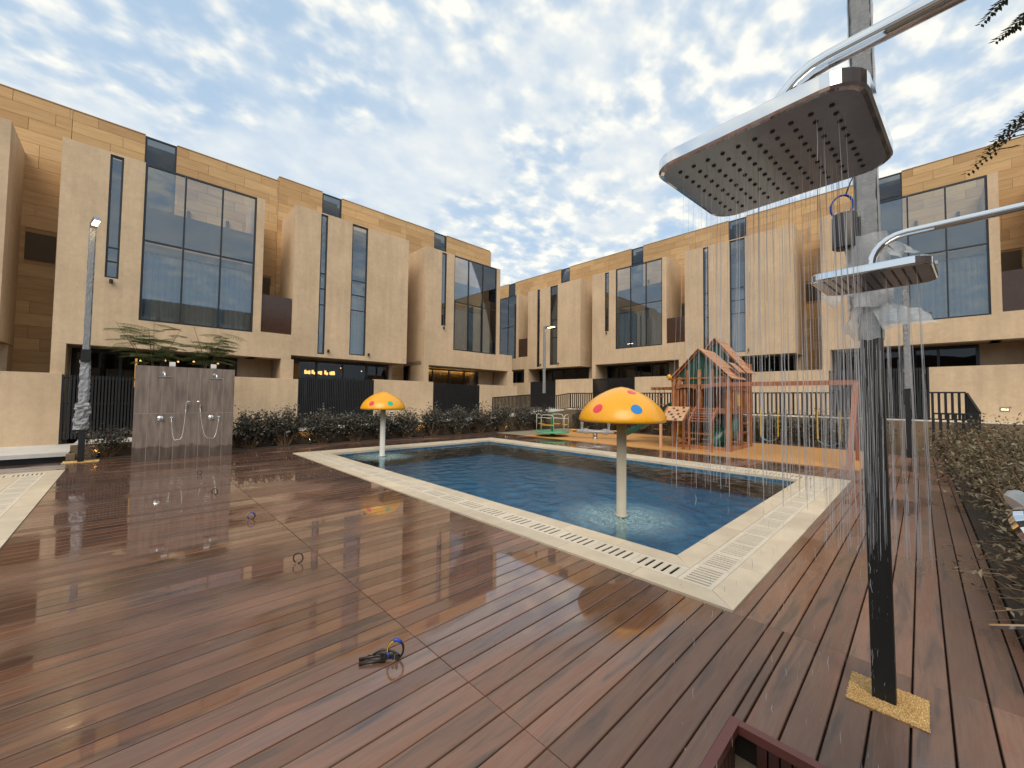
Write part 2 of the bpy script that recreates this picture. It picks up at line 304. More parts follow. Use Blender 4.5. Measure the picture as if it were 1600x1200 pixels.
def pool_tile_mat():
    mt, N, L, o = new_mat('pool_tile')
    p = N('ShaderNodeBsdfPrincipled', ins={'Roughness': 0.3}); L(p.outputs[0], o.inputs[0])
    g = N('ShaderNodeNewGeometry'); v = N('ShaderNodeTexVoronoi', distance='CHEBYCHEV', ins={'Scale': 24.0, 'Randomness': 0.0}); L(g.outputs['Position'], v.inputs[0])
    r = N('ShaderNodeValToRGB'); L(v.outputs['Color'], r.inputs[0])
    e = r.color_ramp.elements; e[0].color = (0.028, 0.108, 0.215, 1); e[1].color = (0.085, 0.265, 0.385, 1)
    L(r.outputs[0], p.inputs['Base Color'])
pool_tile_mat()
def shower_tile_mat():
    mt, N, L, o = new_mat('shower_tile')
    p = N('ShaderNodeBsdfPrincipled'); L(p.outputs[0], o.inputs[0])
    g = N('ShaderNodeTexCoord'); oi = N('ShaderNodeObjectInfo'); geo = N('ShaderNodeNewGeometry')
    off = N('ShaderNodeVectorMath', operation='SCALE'); off.inputs[0].default_value = (11, 7, 5); L(oi.outputs['Random'], off.inputs['Scale'])
    mp = N('ShaderNodeMapping'); mp.inputs['Scale'].default_value = (6, 6, 0.9); L(geo.outputs['Position'], mp.inputs[0]); L(off.outputs[0], mp.inputs['Location'])
    n = N('ShaderNodeTexNoise', ins={'Scale': 2.0, 'Detail': 6.0, 'Roughness': 0.6}); L(mp.outputs[0], n.inputs[0])
    r = N('ShaderNodeValToRGB'); L(n.outputs[0], r.inputs[0]); e = r.color_ramp.elements
    e[0].position = 0.3; e[0].color = (0.15, 0.118, 0.102, 1); e[1].position = 0.7; e[1].color = (0.30, 0.25, 0.222, 1)
    # splashed, darker wet foot with a wavy upper edge
    sp = N('ShaderNodeSeparateXYZ'); L(geo.outputs['Position'], sp.inputs[0])
    wn = N('ShaderNodeTexNoise', ins={'Scale': 1.6, 'Detail': 3.0}); L(geo.outputs['Position'], wn.inputs[0])
    wa = N('ShaderNodeMath', operation='MULTIPLY_ADD', ins={1: 0.55, 2: 0.06}); L(wn.outputs[0], wa.inputs[0])
    df = N('ShaderNodeMath', operation='SUBTRACT'); L(wa.outputs[0], df.inputs[0]); L(sp.outputs[2], df.inputs[1])
    st = N('ShaderNodeMapRange', interpolation_type='SMOOTHSTEP', ins={'From Min': -0.03, 'From Max': 0.03, 'To Min': 1.0, 'To Max': 0.55}); L(df.outputs[0], st.inputs[0])
    vm = N('ShaderNodeVectorMath', operation='SCALE'); L(r.outputs[0], vm.inputs[0]); L(st.outputs[0], vm.inputs['Scale']); L(vm.outputs[0], p.inputs['Base Color'])
    rg = N('ShaderNodeMapRange', ins={'From Min': 0.55, 'From Max': 1.0, 'To Min': 0.2, 'To Max': 0.42}); L(st.outputs[0], rg.inputs[0]); L(rg.outputs[0], p.inputs['Roughness'])
shower_tile_mat()
simple('grout', (0.36, 0.33, 0.30), 0.8)
def wrap_mat():
    mt, N, L, o = new_mat('plastic_wrap')
    t = N('ShaderNodeBsdfTransparent', ins={0: (0.93, 0.95, 0.97, 1)}); p = N('ShaderNodeBsdfPrincipled', ins={'Base Color': (0.50, 0.53, 0.57, 1), 'Roughness': 0.16})
    g = N('ShaderNodeNewGeometry'); mp = N('ShaderNodeMapping'); mp.inputs['Scale'].default_value = (22, 22, 90); mp.inputs['Rotation'].default_value = (0.25, 0.15, 0); L(g.outputs['Position'], mp.inputs[0])
    n = N('ShaderNodeTexNoise', ins={'Scale': 1.6, 'Detail': 6.0, 'Roughness': 0.65, 'Distortion': 1.2}); L(mp.outputs[0], n.inputs[0])
    r = N('ShaderNodeMapRange', ins={'From Min': 0.33, 'From Max': 0.66, 'To Min': 0.42, 'To Max': 0.62}); L(n.outputs[0], r.inputs[0])
    b = N('ShaderNodeBump', ins={'Strength': 0.4, 'Distance': 0.012}); L(n.outputs[0], b.inputs['Height']); L(b.outputs[0], p.inputs['Normal'])
    mx = N('ShaderNodeMixShader'); L(r.outputs[0], mx.inputs[0]); L(t.outputs[0], mx.inputs[1]); L(p.outputs[0], mx.inputs[2]); L(mx.outputs[0], o.inputs[0])
wrap_mat()
def strand_mat():
    mt, N, L, o = new_mat('falling_water')
    t = N('ShaderNodeBsdfTransparent', ins={0: (0.97, 0.98, 1, 1)}); p = N('ShaderNodeBsdfPrincipled', ins={'Base Color': (0.95, 0.96, 0.98, 1), 'Roughness': 0.12})
    d = N('ShaderNodeBsdfTranslucent', ins={0: (0.97, 0.98, 1, 1)}); m1 = N('ShaderNodeMixShader', ins={0: 0.5}); L(p.outputs[0], m1.inputs[1]); L(d.outputs[0], m1.inputs[2])
    g = N('ShaderNodeNewGeometry'); r = N('ShaderNodeMapRange', ins={'To Min': 0.12, 'To Max': 0.72}); L(g.outputs['Random Per Island'], r.inputs[0])
    mx = N('ShaderNodeMixShader'); L(r.outputs[0], mx.inputs[0]); L(t.outputs[0], mx.inputs[1]); L(m1.outputs[0], mx.inputs[2]); L(mx.outputs[0], o.inputs[0])
strand_mat()
def gravel_mat():
    mt, N, L, o = new_mat('gravel')
    g = N('ShaderNodeNewGeometry'); r = N('ShaderNodeValToRGB'); L(g.outputs['Random Per Island'], r.inputs[0])
    e = r.color_ramp.elements; e[0].color = (0.42, 0.25, 0.075, 1); e[1].color = (0.95, 0.72, 0.34, 1)
    p = N('ShaderNodeBsdfPrincipled', ins={'Roughness': 0.35}); L(r.outputs[0], p.inputs['Base Color']); L(p.outputs[0], o.inputs[0])
gravel_mat()

# ------------------------------------------------------------------ mesh helpers
class MB:
    def __init__(s): s.v = []; s.f = []; s.sm = False
    def add(s, vs, fs):
        b = len(s.v); s.v += [tuple(x) for x in vs]; s.f += [tuple(i+b for i in f) for f in fs]; return s
    def box(s, x0, x1, y0, y1, z0, z1):
        return s.add([(x0, y0, z0), (x1, y0, z0), (x1, y1, z0), (x0, y1, z0), (x0, y0, z1), (x1, y0, z1), (x1, y1, z1), (x0, y1, z1)],
                     [(0, 3, 2, 1), (4, 5, 6, 7), (0, 1, 5, 4), (1, 2, 6, 5), (2, 3, 7, 6), (3, 0, 4, 7)])
    def cbox(s, x0, x1, y0, y1, z0, z1, c=0.004):   # box with chamfered top edges
        vs = [(x0, y0, z0), (x1, y0, z0), (x1, y1, z0), (x0, y1, z0), (x0, y0, z1-c), (x1, y0, z1-c), (x1, y1, z1-c), (x0, y1, z1-c),
              (x0+c, y0+c, z1), (x1-c, y0+c, z1), (x1-c, y1-c, z1), (x0+c, y1-c, z1)]
        return s.add(vs, [(0, 3, 2, 1), (0, 1, 5, 4), (1, 2, 6, 5), (2, 3, 7, 6), (3, 0, 4, 7), (4, 5, 9, 8), (5, 6, 10, 9), (6, 7, 11, 10), (7, 4, 8, 11), (8, 9, 10, 11)])
    def bar(s, a, b, w, h=None, up=(0, 0, 1)):      # rectangular bar from a to b
        h = h or w; a = Vector(a); b = Vector(b); d = (b-a).normalized(); u = Vector(up)
        if abs(d.dot(u)) > 0.98: u = Vector((1, 0, 0))
        r = d.cross(u).normalized(); u = r.cross(d).normalized()
        vs = []
        for p in (a, b):
            for i, j in ((-1, -1), (1, -1), (1, 1), (-1, 1)): vs.append(p + r*(i*w/2) + u*(j*h/2))
        return s.add(vs, [(0, 3, 2, 1), (4, 5, 6, 7), (0, 1, 5, 4), (1, 2, 6, 5), (2, 3, 7, 6), (3, 0, 4, 7)])
    def tube(s, pts, r, n=8, cap=True):
        pts = [Vector(p) for p in pts]; rs = r if isinstance(r, (list, tuple)) else [r]*len(pts)
        t = (pts[1]-pts[0]).normalized(); ref = Vector((0, 0, 1)) if abs(t.z) < 0.9 else Vector((1, 0, 0))
        u = t.cross(ref).normalized(); vs = []; fs = []
        for i, p in enumerate(pts):
            if i == 0: t = pts[1]-p
            elif i == len(pts)-1: t = p-pts[i-1]
            else: t = pts[i+1]-pts[i-1]
            t = t.normalized(); u = (u - t*u.dot(t)).normalized(); w = t.cross(u)
            for k in range(n):
                a = 2*math.pi*k/n; vs.append(p + (u*math.cos(a)+w*math.sin(a))*rs[i])
        for i in range(len(pts)-1):
            for k in range(n):
                k2 = (k+1) % n; fs.append((i*n+k, i*n+k2, (i+1)*n+k2, (i+1)*n+k))
        if cap: fs.append(tuple(range(n))[::-1]); fs.append(tuple((len(pts)-1)*n+k for k in range(n)))
        return s.add(vs, fs)
    def lathe(s, prof, c=(0, 0), n=32):
        vs = []; fs = []
        for r, z in prof:
            for k in range(n):
                a = 2*math.pi*k/n; vs.append((c[0]+r*math.cos(a), c[1]+r*math.sin(a), z))
        for i in range(len(prof)-1):
            for k in range(n):
                k2 = (k+1) % n; fs.append((i*n+k, i*n+k2, (i+1)*n+k2, (i+1)*n+k))
        fs.append(tuple(range(n))[::-1]); fs.append(tuple((len(prof)-1)*n+k for k in range(n)))
        return s.add(vs, fs)
    def prism(s, poly, axis, a, b):                 # poly in the two other axes
        n = len(poly); vs = []
        for t in (a, b):
            for p, q in poly:
                vs.append({'x': (t, p, q), 'y': (p, t, q), 'z': (p, q, t)}[axis])
        fs = [tuple(range(n))[::-1], tuple(range(n, 2*n))] + [(i, (i+1) % n, n+(i+1) % n, n+i) for i in range(n)]
        return s.add(vs, fs)
    def mesh(s, name, mat, smooth=False):
        me = bpy.data.meshes.new(name); me.from_pydata(s.v, [], s.f); me.update()
        if mat: me.materials.append(MATS[mat])
        if smooth: me.polygons.foreach_set('use_smooth', [True]*len(me.polygons))
        return me
    def build(s, name, mat, parent=None, smooth=False, loc=None):
        return ob(name, s.mesh(name, mat, smooth), parent, loc)
def ob(name, me, parent=None, loc=None, rot=None, scale=None):
    o = bpy.data.objects.new(name, me); COL.objects.link(o)
    if parent: o.parent = parent
    if loc is not None: o.location = loc
    if rot is not None: o.rotation_euler = rot
    if scale is not None: o.scale = scale
    return o
def smooth_auto(o, ang=35):
    me = o.data; me.polygons.foreach_set('use_smooth', [True]*len(me.polygons))
    try: me.set_sharp_from_angle(angle=R(ang))
    except Exception: pass
    return o
def tag(o, label, cat, group=None):
    o['label'] = label; o['category'] = cat
    if group: o['group'] = group
    return o
def thing(name, label, cat, loc=(0, 0, 0), rz=0, group=None):
    o = bpy.data.objects.new(name, None); COL.objects.link(o); o.empty_display_size = 0.2
    o.location = loc; o.rotation_euler = (0, 0, rz); return tag(o, label, cat, group)
def struct(o, kind='structure'): o['kind'] = kind; return o
def copy_tree(src, parent=None, skip=()):
    c = src.copy(); COL.objects.link(c); c.parent = parent
    for ch in src.children:
        if ch.name.split('.')[0] in skip: continue
        copy_tree(ch, c, skip)
    return c

# ================================================================== SETTING
g = MB().add([(-1500, -1500, -0.8), (1500, -1500, -0.8), (1500, 1500, -0.8), (-1500, 1500, -0.8)], [(0, 1, 2, 3)]).build('ground', 'ground'); struct(g)

# pools: outer rectangle, coping ring of 0.78 m
P1 = (3.47, 11.08, 1.056, 12.66); CW = (0.235, 0.55, 0.78)
P2 = (-9.0, -0.91, 1.5, 12.86)
TRAY = (0.30, 2.319, -0.36, 0.719)

# ---- deck of composite boards
deck = MB()
def slab(x0, x1, y0, y1): deck.box(x0, x1, y0, y1, -0.5, -0.03)
slab(-9, -0.91, 12.86, 14.36); slab(-0.91, 3.47, 0.72, 14.36); slab(3.47, 11.08, 12.66, 14.36); slab(11.08, 12.9, 1.056, 14.36)
slab(3.47, 18.0, -0.46, 1.056); slab(2.325, 3.47, -0.46, 0.72); slab(-3.0, 0.295, -2.0, 0.72); slab(-3.0, -0.91, 0.72, 1.5)
deck = struct(deck.build('deck', 'joist'))
blocks = [P1, P2, TRAY]
XB = [-8.9, -4.9, -0.91, 1.485, 3.455, 7.3, 11.08, 12.9, 15.4, 17.9]
boards = []
k0 = math.floor((-0.46-0.815)/0.15)
for k in range(k0, 95):
    ya, yb = 0.815+0.15*k, 0.815+0.15*(k+1)
    if yb > 14.36: yb = 14.36
    if yb - ya < 0.03: continue
    for xa, xb in zip(XB[:-1], XB[1:]):
        if xa >= 12.89 and yb > 1.05: continue
        if xb <= -0.9 and yb < 1.4 and xa < -4: continue
        iv = [(xa, xb, max(ya, -0.455), yb)]
        for bx0, bx1, by0, by1 in blocks:
            nx = []
            for x0, x1, y0, y1 in iv:
                if x1 <= bx0+1e-6 or x0 >= bx1-1e-6 or y1 <= by0+1e-6 or y0 >= by1-1e-6: nx.append((x0, x1, y0, y1)); continue
                if y0 < by0: nx.append((x0, x1, y0, by0))
                if y1 > by1: nx.append((x0, x1, by1, y1))
                yy0, yy1 = max(y0, by0), min(y1, by1)
                if x0 < bx0: nx.append((x0, bx0, yy0, yy1))
                if x1 > bx1: nx.append((bx1, x1, yy0, yy1))
            iv = nx
        for x0, x1, y0, y1 in iv:
            if y1-y0 > 0.012 and x1-x0 > 0.03: boards.append((x0, x1, y0, y1))
def barea(b):
    x0, x1, y0, y1 = b; tot = 0; n = 6
    for i in range(n):
        xa = x0+(x1-x0)*(i+0.5)/n; p = proj((xa, (y0+y1)/2, 0))
        if p[2] > 0.2 and -30 < p[0] < 1630 and p[1] < 1230: tot += (x1-x0)/n*(y1-y0)/p[2]**3
    return tot
boards.sort(key=barea, reverse=True)
bcache = {}; rest = MB()
for i, (x0, x1, y0, y1) in enumerate(boards):
    lx, ly = round(x1-x0-0.004, 3), round(y1-y0-0.0095, 4)
    dz = random.uniform(-0.0012, 0.0012)
    if i < 300:
        if (lx, ly) not in bcache: bcache[(lx, ly)] = MB().cbox(0, lx, 0, ly, -0.024, 0, 0.0035).mesh('board', 'deck_board')
        ob('board', bcache[(lx, ly)], deck, (x0+0.002, y0+0.00475, dz))
    else: rest.cbox(x0+0.002, x0+0.002+lx, y0+0.00475, y0+0.00475+ly, -0.024+dz, dz, 0.0035)
rb = rest.build('far_boards', 'deck_board', deck); struct(rb, 'stuff')

# ---- pools
def grate_mesh(pitch, slot, n, width, alongx):
    b = MB(); Ln = pitch*n
    def bb(a0, a1, c0, c1):
        if alongx: b.box(a0, a1, c0, c1, 0.002, 0.011)
        else: b.box(c0, c1, a0, a1, 0.002, 0.011)
    bb(0.002, Ln-0.002, 0.003, 0.045); bb(0.002, Ln-0.002, width-0.045, width-0.003)
    for i in range(n):
        bb(i*pitch+slot/2 if i else 0.002, (i+1)*pitch-slot/2 if i < n-1 else Ln-0.002, 0.0455, width-0.0455)
    return b.mesh('grate_panel', 'grate'), Ln
GX, GXL = grate_mesh(0.06, 0.024, 8, CW[1]-CW[0], True)
GY, GYL = grate_mesh(0.083, 0.029, 6, CW[1]-CW[0], False)
def make_pool(name, rect, sides, lab):
    x0, x1, y0, y1 = rect; a, b_, c = CW
    w = MB(); ix0, ix1, iy0, iy1 = x0+c-0.012, x1-c+0.012, y0+c-0.012, y1-c+0.012; zb = -0.55
    w.add([(ix0, iy0, zb), (ix1, iy0, zb), (ix1, iy1, zb), (ix0, iy1, zb), (ix0, iy0, -0.02), (ix1, iy0, -0.02), (ix1, iy1, -0.02), (ix0, iy1, -0.02)],
          [(0, 1, 2, 3), (0, 4, 5, 1), (1, 5, 6, 2), (2, 6, 7, 3), (3, 7, 4, 0)])
    pool = struct(w.build(name, 'pool_tile'))
    # gutter bed under the grates
    gb = MB(); zt = -0.15
    gb.box(x0, x1, y0, y0+c, -0.5, zt); gb.box(x0, x1, y1-c, y1, -0.5, zt); gb.box(x0, x0+c, y0+c, y1-c, -0.5, zt); gb.box(x1-c, x1, y0+c, y1-c, -0.5, zt)
    gb.build('gutter', 'gutter', pool)
    def stones(side, o0, o1):
        # side: 'y0','y1' run along x; 'x0','x1' run along y.  o0,o1 = offsets from the outer edge; mitred ends
        hor = side[0] == 'y'
        lo, hi = (x0, x1) if hor else (y0, y1)
        nst = max(1, round((hi-lo)/0.92)); g_ = 0.0022
        for i in range(nst):
            ta = lo+o0+(hi-lo-2*o0)*i/nst; tb = lo+o0+(hi-lo-2*o0)*(i+1)/nst
            ia = lo+o1 if i == 0 else ta; ib = hi-o1 if i == nst-1 else tb
            base = {'y0': y0, 'y1': y1, 'x0': x0, 'x1': x1}[side]; sg = 1 if side[1] == '0' else -1
            q0, q1 = base+sg*(o0+0.0015), base+sg*(o1-0.0015)
            poly = [(ta+g_, q0), (tb-g_, q0), (ib-g_, q1), (ia+g_, q1)]
            if not hor: poly = [(q, p) for p, q in poly]
            ar = sum(poly[j][0]*poly[(j+1) % 4][1]-poly[(j+1) % 4][0]*poly[j][1] for j in range(4))
            if ar < 0: poly = poly[::-1]
            MB().prism(poly, 'z', -0.045, 0.012+random.uniform(-0.001, 0.001)).build('coping_stone', 'coping', pool)
    for sd_ in sides:
        stones(sd_, 0.0, a); stones(sd_, b_, c)
        if sd_[0] == 'y':
            base = y0+a if sd_ == 'y0' else y1-b_
            t = x0+a; e = x1-a
            ng = max(1, round((e-t)/GXL)); k_ = (e-t)/(ng*GXL)
            for q in range(ng): ob('grate_panel', GX, pool, (t+q*GXL*k_, base, 0), None, (k_, 1, 1))
        else:
            base = x0+a if sd_ == 'x0' else x1-b_
            t = y0+b_; e = y1-b_
            ng = max(1, round((e-t)/GYL)); k_ = (e-t)/(ng*GYL)
            for q in range(ng): ob('grate_panel', GY, pool, (base, t+q*GYL*k_, 0), None, (1, k_, 1))
    return pool
make_pool('pool', P1, ('y0', 'x0', 'y1', 'x1'), 'blue')
make_pool('pool', P2, ('x1', 'y1'), 'left')
def water_sheet(x0, x1, y0, y1, step, z, rings):
    nx, ny = int((x1-x0)/step), int((y1-y0)/step)
    xs = np.linspace(x0, x1, nx+1); ys = np.linspace(y0, y1, ny+1); X, Y = np.meshgrid(xs, ys)
    Z = np.full_like(X, z); rg = np.random.RandomState(3)
    for i in range(26):
        a = rg.uniform(0, 2*math.pi); lam = rg.uniform(0.14, 0.6); amp = 0.0019*(lam/0.4)**0.7*rg.uniform(0.5, 1.2)
        Z += amp*np.sin(2*math.pi/lam*(X*math.cos(a)+Y*math.sin(a))+rg.uniform(0, 6.28)+1.5*np.sin(X*1.3+i)*np.cos(Y*1.1-i))
    for cx, cy in rings:
        d = np.hypot(X-cx, Y-cy)
        Z += 0.0065*np.exp(-((d-0.6)/0.75)**2)*np.sin(d*30+0.8*np.sin(np.arctan2(Y-cy, X-cx)*5))
        Z += 0.010*np.exp(-(d/0.62)**4)*rg.normal(size=X.shape)*0.55
        Z += 0.0025*np.exp(-d/2.2)*np.sin(d*21)
    v = np.stack([X, Y, Z], -1).reshape(-1, 3); i = np.arange(ny*(nx+1)).reshape(ny, nx+1)[:, :nx].ravel()
    f = np.stack([i, i+1, i+nx+2, i+nx+1], 1)
    me = bpy.data.meshes.new('pool_water'); me.from_pydata(v.tolist(), [], f.tolist()); me.materials.append(MATS['water'])
    me.polygons.foreach_set('use_smooth', [True]*len(me.polygons))
    return struct(ob('pool_water', me))
water_sheet(P1[0]+0.77, P1[1]-0.77, P1[2]+0.77, P1[3]-0.77, 0.03, -0.08, [M1, M2])
water_sheet(P2[0]+0.77, P2[1]-0.77, P2[2]+0.77, P2[3]-0.77, 0.2, -0.08, [])

# ---- play surface, paving beyond it, beds, walkways
struct(MB().box(12.9, 18.1, 1.06, 12.5, -0.5, 0.014).build('play_mat', 'mat_rubber'))
struct(MB().box(12.9, 18.1, 12.5, 14.36, -0.5, 0.004).build('paving', 'concrete'))
struct(MB().box(-30, -1.03, 14.72, 17.2, -0.5, 0.10).build('step_shadow_gap', 'black_metal')); pv = MB(); pv.box(-30, -1.0, 14.66, 17.25, 0.105, 0.20); struct(pv.build('entrance_step', 'white_paving'))  # black lower box is the shadow gap below the white slab, put in as colour
wk = MB(); prof = [(-1.0, 0.30), (3.0, 0.36), (6.0, 0.46), (10.0, 0.55), (14.0, 0.62), (18.95, 1.04)]
wk.prism([(-1.0, -0.5)]+prof+[(18.95, -0.5)], 'y', 15.05, 17.1)
struct(wk.build('walkway', 'white_paving'))
struct(MB().box(18.95, 22.0, -30, 22.5, -0.5, 1.05).build('walkway', 'white_paving'))
bd = MB().box(-1.0, 18.1, 14.36, 14.9, -0.5, 0.03); struct(bd.build('planting_bed', 'soil'))
struct(MB().box(18.1, 18.8, 1.0, 14.9, -0.5, 0.05).build('planting_bed', 'soil'))
struct(MB().box(2.45, 18.8, -2.8, -0.465, -0.5, 0.02).build('planting_bed', 'soil'))
rw = MB(); rp = [(-1.0, 0.34), (3.0, 0.40), (6.0, 0.50), (10.0, 0.59), (14.0, 0.66), (18.8, 0.98)]
rw.prism([(-1.0, -0.5)]+rp+[(18.8, -0.5)], 'y', 14.9, 15.05)
tag(rw.build('retaining_wall', 'retaining'), 'low brown retaining wall behind the shrubs facing the shower wall row', 'wall')
tag(MB().box(18.8, 18.95, -2.8, 14.9, -0.5, 1.08).build('retaining_wall', 'retaining'), 'low dark retaining wall behind the play area under the black railing', 'wall')
tag(MB().box(-1.03, -0.88, 14.42, 14.66, -0.3, 0.17).build('kerb_block', 'retaining'), 'short stone kerb end beside the white step', 'kerb')
rg_ = []
for i in range(60):
    x = -420+i*14; rg_.append((-220, x, 26+22*mnoise.noise((x*0.012, 2.3, 0))+7*mnoise.noise((x*0.05, 9.1, 0))))
hb = MB(); n_ = len(rg_)
hb.add([(a, b, -0.8) for a, b, c in rg_]+rg_+[(a-120, b, c*0.9+10) for a, b, c in rg_], [(i, i+1, n_+i+1, n_+i) for i in range(n_-1)]+[(n_+i, n_+i+1, 2*n_+i+1, 2*n_+i) for i in range(n_-1)])
struct(hb.build('hills', 'hill'))

# sunken shower tray beside the camera
tr = MB(); x0, x1, y0, y1 = TRAY
tr.add([(x0, y0, -0.17), (x1, y0, -0.17), (x1, y1, -0.17), (x0, y1, -0.17)], [(0, 1, 2, 3)])
T = thing('shower_tray', 'sunken shower tray with maroon frame let into the deck', 'shower tray', ((x0+x1)/2, (y0+y1)/2, -0.17))
T.location = (0, 0, 0)
tr.build('tray_floor', 'concrete', T)
fr = MB(); fw = 0.045
fr.box(x0, x1, y1-fw, y1, -0.03, 0.014); fr.box(x1-fw, x1, y0, y1-fw-0.001, -0.03, 0.014); fr.box(x0, x0+fw, y0, y1-fw-0.001, -0.03, 0.014)
fr.build('tray_frame', 'frame_maroon', T)
sl = MB().box(0, 0.042, 0, 0.02, -0.17, -0.03).mesh('tray_slat', 'tray_slat'); sl2 = MB().box(0, 0.02, 0, 0.042, -0.17, -0.03).mesh('tray_slat', 'tray_slat')
for i in range(int((x1-x0-0.1)/0.05)): ob('tray_slat', sl, T, (x0+0.045+i*0.05, y1-0.041, 0))
for i in range(int((y1-y0-0.1)/0.05)): ob('tray_slat', sl2, T, (x1-0.041, y0+0.01+i*0.05, 0))

# ================================================================== VILLAS
# local frame: x along the facade (left to right seen from the court), y = depth away from the court, z up
PANEL = MB().cbox(0.004, 1.176, 0, 0.378, 0, 0.03, 0.004)
PANEL.v = [(x, -z, y) for x, y, z in PANEL.v]; PANEL = PANEL.mesh('stone_panel', 'stone')
def panels(wall, rects, holes, yface):
    rg = random.Random(5)
    for x0, x1, z0, z1 in rects:
        k = 0; z = z0
        while z < z1-0.05:
            hh = min(0.383, z1-z); x = x0-rg.choice((0, 0.3, 0.6, 0.85)); k += 1
            while x < x1-0.02:
                a, b = max(x, x0), min(x+1.18, x1); x += 1.18
                if b-a < 0.04: continue
                segs = [(a, b)]
                for hx0, hx1, hz0, hz1 in holes:
                    if z+hh <= hz0+0.02 or z >= hz1-0.02: continue
                    ns = []
                    for p, q in segs:
                        if q <= hx0 or p >= hx1: ns.append((p, q)); continue
                        if p < hx0-0.03: ns.append((p, hx0))
                        if q > hx1+0.03: ns.append((hx1, q))
                    segs = ns
                for p, q in segs:
                    ob('stone_panel', PANEL, wall, (p, yface, z), None, ((q-p)/1.18, 1, hh/0.383))
            z += 0.383
def frame_grid(b, xs, zs, y0, y1, w=0.055):
    """frame members centred on the lines xs and zs"""
    for i, x in enumerate(xs):
        e = i in (0, len(xs)-1); ww = w if e else w*0.8
        b.box(x-(0 if i == 0 else ww if e else ww/2), x+(ww if i == 0 else 0 if e else ww/2), y0, y1, zs[0], zs[-1])
    for i, z in enumerate(zs):
        e = i in (0, len(zs)-1); ww = w if e else w*0.8
        za = z-(0 if i == 0 else ww if e else ww/2); zb_ = z+(ww if i == 0 else 0 if e else ww/2)
        for xa, xb in zip(xs[:-1], xs[1:]): b.box(xa+w*0.5, xb-w*0.5, y0+0.003, y1-0.003, za, zb_)
def window(parent, name, xs, zs, y, glass, w=0.055):
    b = MB(); frame_grid(b, xs, zs, y, y+0.07, w); f = b.build(name, 'frame_dark', parent)
    for xa, xb in zip(xs[:-1], xs[1:]):
        for za, zb_ in zip(zs[:-1], zs[1:]):
            MB().box(xa+0.02, xb-0.02, y+0.030, y+0.036, za+0.02, zb_-0.02).build('pane', glass, f)
    return f
def curtain(parent, x0, x1, z0, z1, y, mat='curtain', amp=0.05, wl=0.16):
    b = MB(); n = int((x1-x0)/0.02); rr = random.Random(int(x0*10)); ph = 0
    pts = []
    for i in range(n+1):
        x = x0+(x1-x0)*i/n; ph += 2*math.pi*0.02/wl*rr.uniform(0.55, 1.45); pts.append((x, y+amp*math.sin(ph)))
    b.add([(x, yy, z0) for x, yy in pts]+[(x, yy, z1) for x, yy in pts], [(i, i+1, n+2+i, n+1+i) for i in range(n)])
    return b.build('curtain', mat, parent, True)

def spot(parent, x, z):
    b = MB(); b.lathe([(0.035, 0), (0.045, 0.01), (0.045, 0.12), (0.035, 0.13)], (0, 0), 10)
    b.v = [(x+vx, -0.06+vy*1, z+vz) for vx, vy, vz in b.v]; b.box(x-0.02, x+0.02, -0.05, -0.002, z+0.04, z+0.09)
    b.build('wall_spotlight', 'black_metal', parent)

def base_wall(T, L_, extra):
    """stone back wall with its tall slot window, and the mass behind"""
    sx0, sx1, sz0 = 1.74, 2.60, 7.4
    w = MB(); y0, y1 = 2.03, 2.3
    w.box(0, sx0, y0, y1, 3.12, 10.95); w.box(sx1, 4.85, y0, y1, 3.12, 10.95); w.box(4.85, L_, y0, y1, -1, 10.95); w.box(sx0, sx1, y0, y1, 3.12, sz0)
    wall = w.build('stone_wall', 'stone_core', T)
    panels(wall, extra, [(sx0, sx1, sz0, 11.2), (5.12, 5.75, 5.8, 6.65)], 2.03)
    cp = MB(); cp.box(0, sx0, 1.985, 2.33, 10.953, 10.985); cp.box(sx1, L_, 1.985, 2.33, 10.953, 10.985); cp.build('roof_coping', 'stone_core', wall)
    window(T, 'slot_window', [sx0, sx1], [sz0, 9.95, 10.96], 2.05, 'glass_grey')
    MB().box(sx0, sx1, 2.6, 2.62, sz0, 10.9).build('blind_panel', 'spandrel', T)
    dw = MB().box(5.12, 5.75, 1.99, 2.028, 5.8, 6.65).build('opening', 'room', T)
    m_ = MB(); m_.box(0, L_, 6.0, 11.0, -1, 10.6); m_.box(0, L_, 2.31, 5.99, 3.5, 7.2); m_.box(0, L_, 2.31, 5.99, 10.3, 10.6); m_.build('rear_block', 'plaster', T)

def ground_floor(T, xa, xb, warm, zt):
    room = MB(); ya, yb = 1.42, 5.6
    room.add([(xa, ya, 0.25), (xb, ya, 0.25), (xb, yb, 0.25), (xa, yb, 0.25), (xa, ya, zt), (xb, ya, zt), (xb, yb, zt), (xa, yb, zt)],
             [(0, 1, 2, 3), (4, 7, 6, 5), (1, 5, 6, 2), (2, 6, 7, 3), (3, 7, 4, 0)])
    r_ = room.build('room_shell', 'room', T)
    n = 4; xs = [xa+(xb-xa)*i/n for i in range(n+1)]
    window(T, 'garden_door', xs, [0.3, zt-0.02], 1.33, 'glass_dark', 0.09)
    return r_

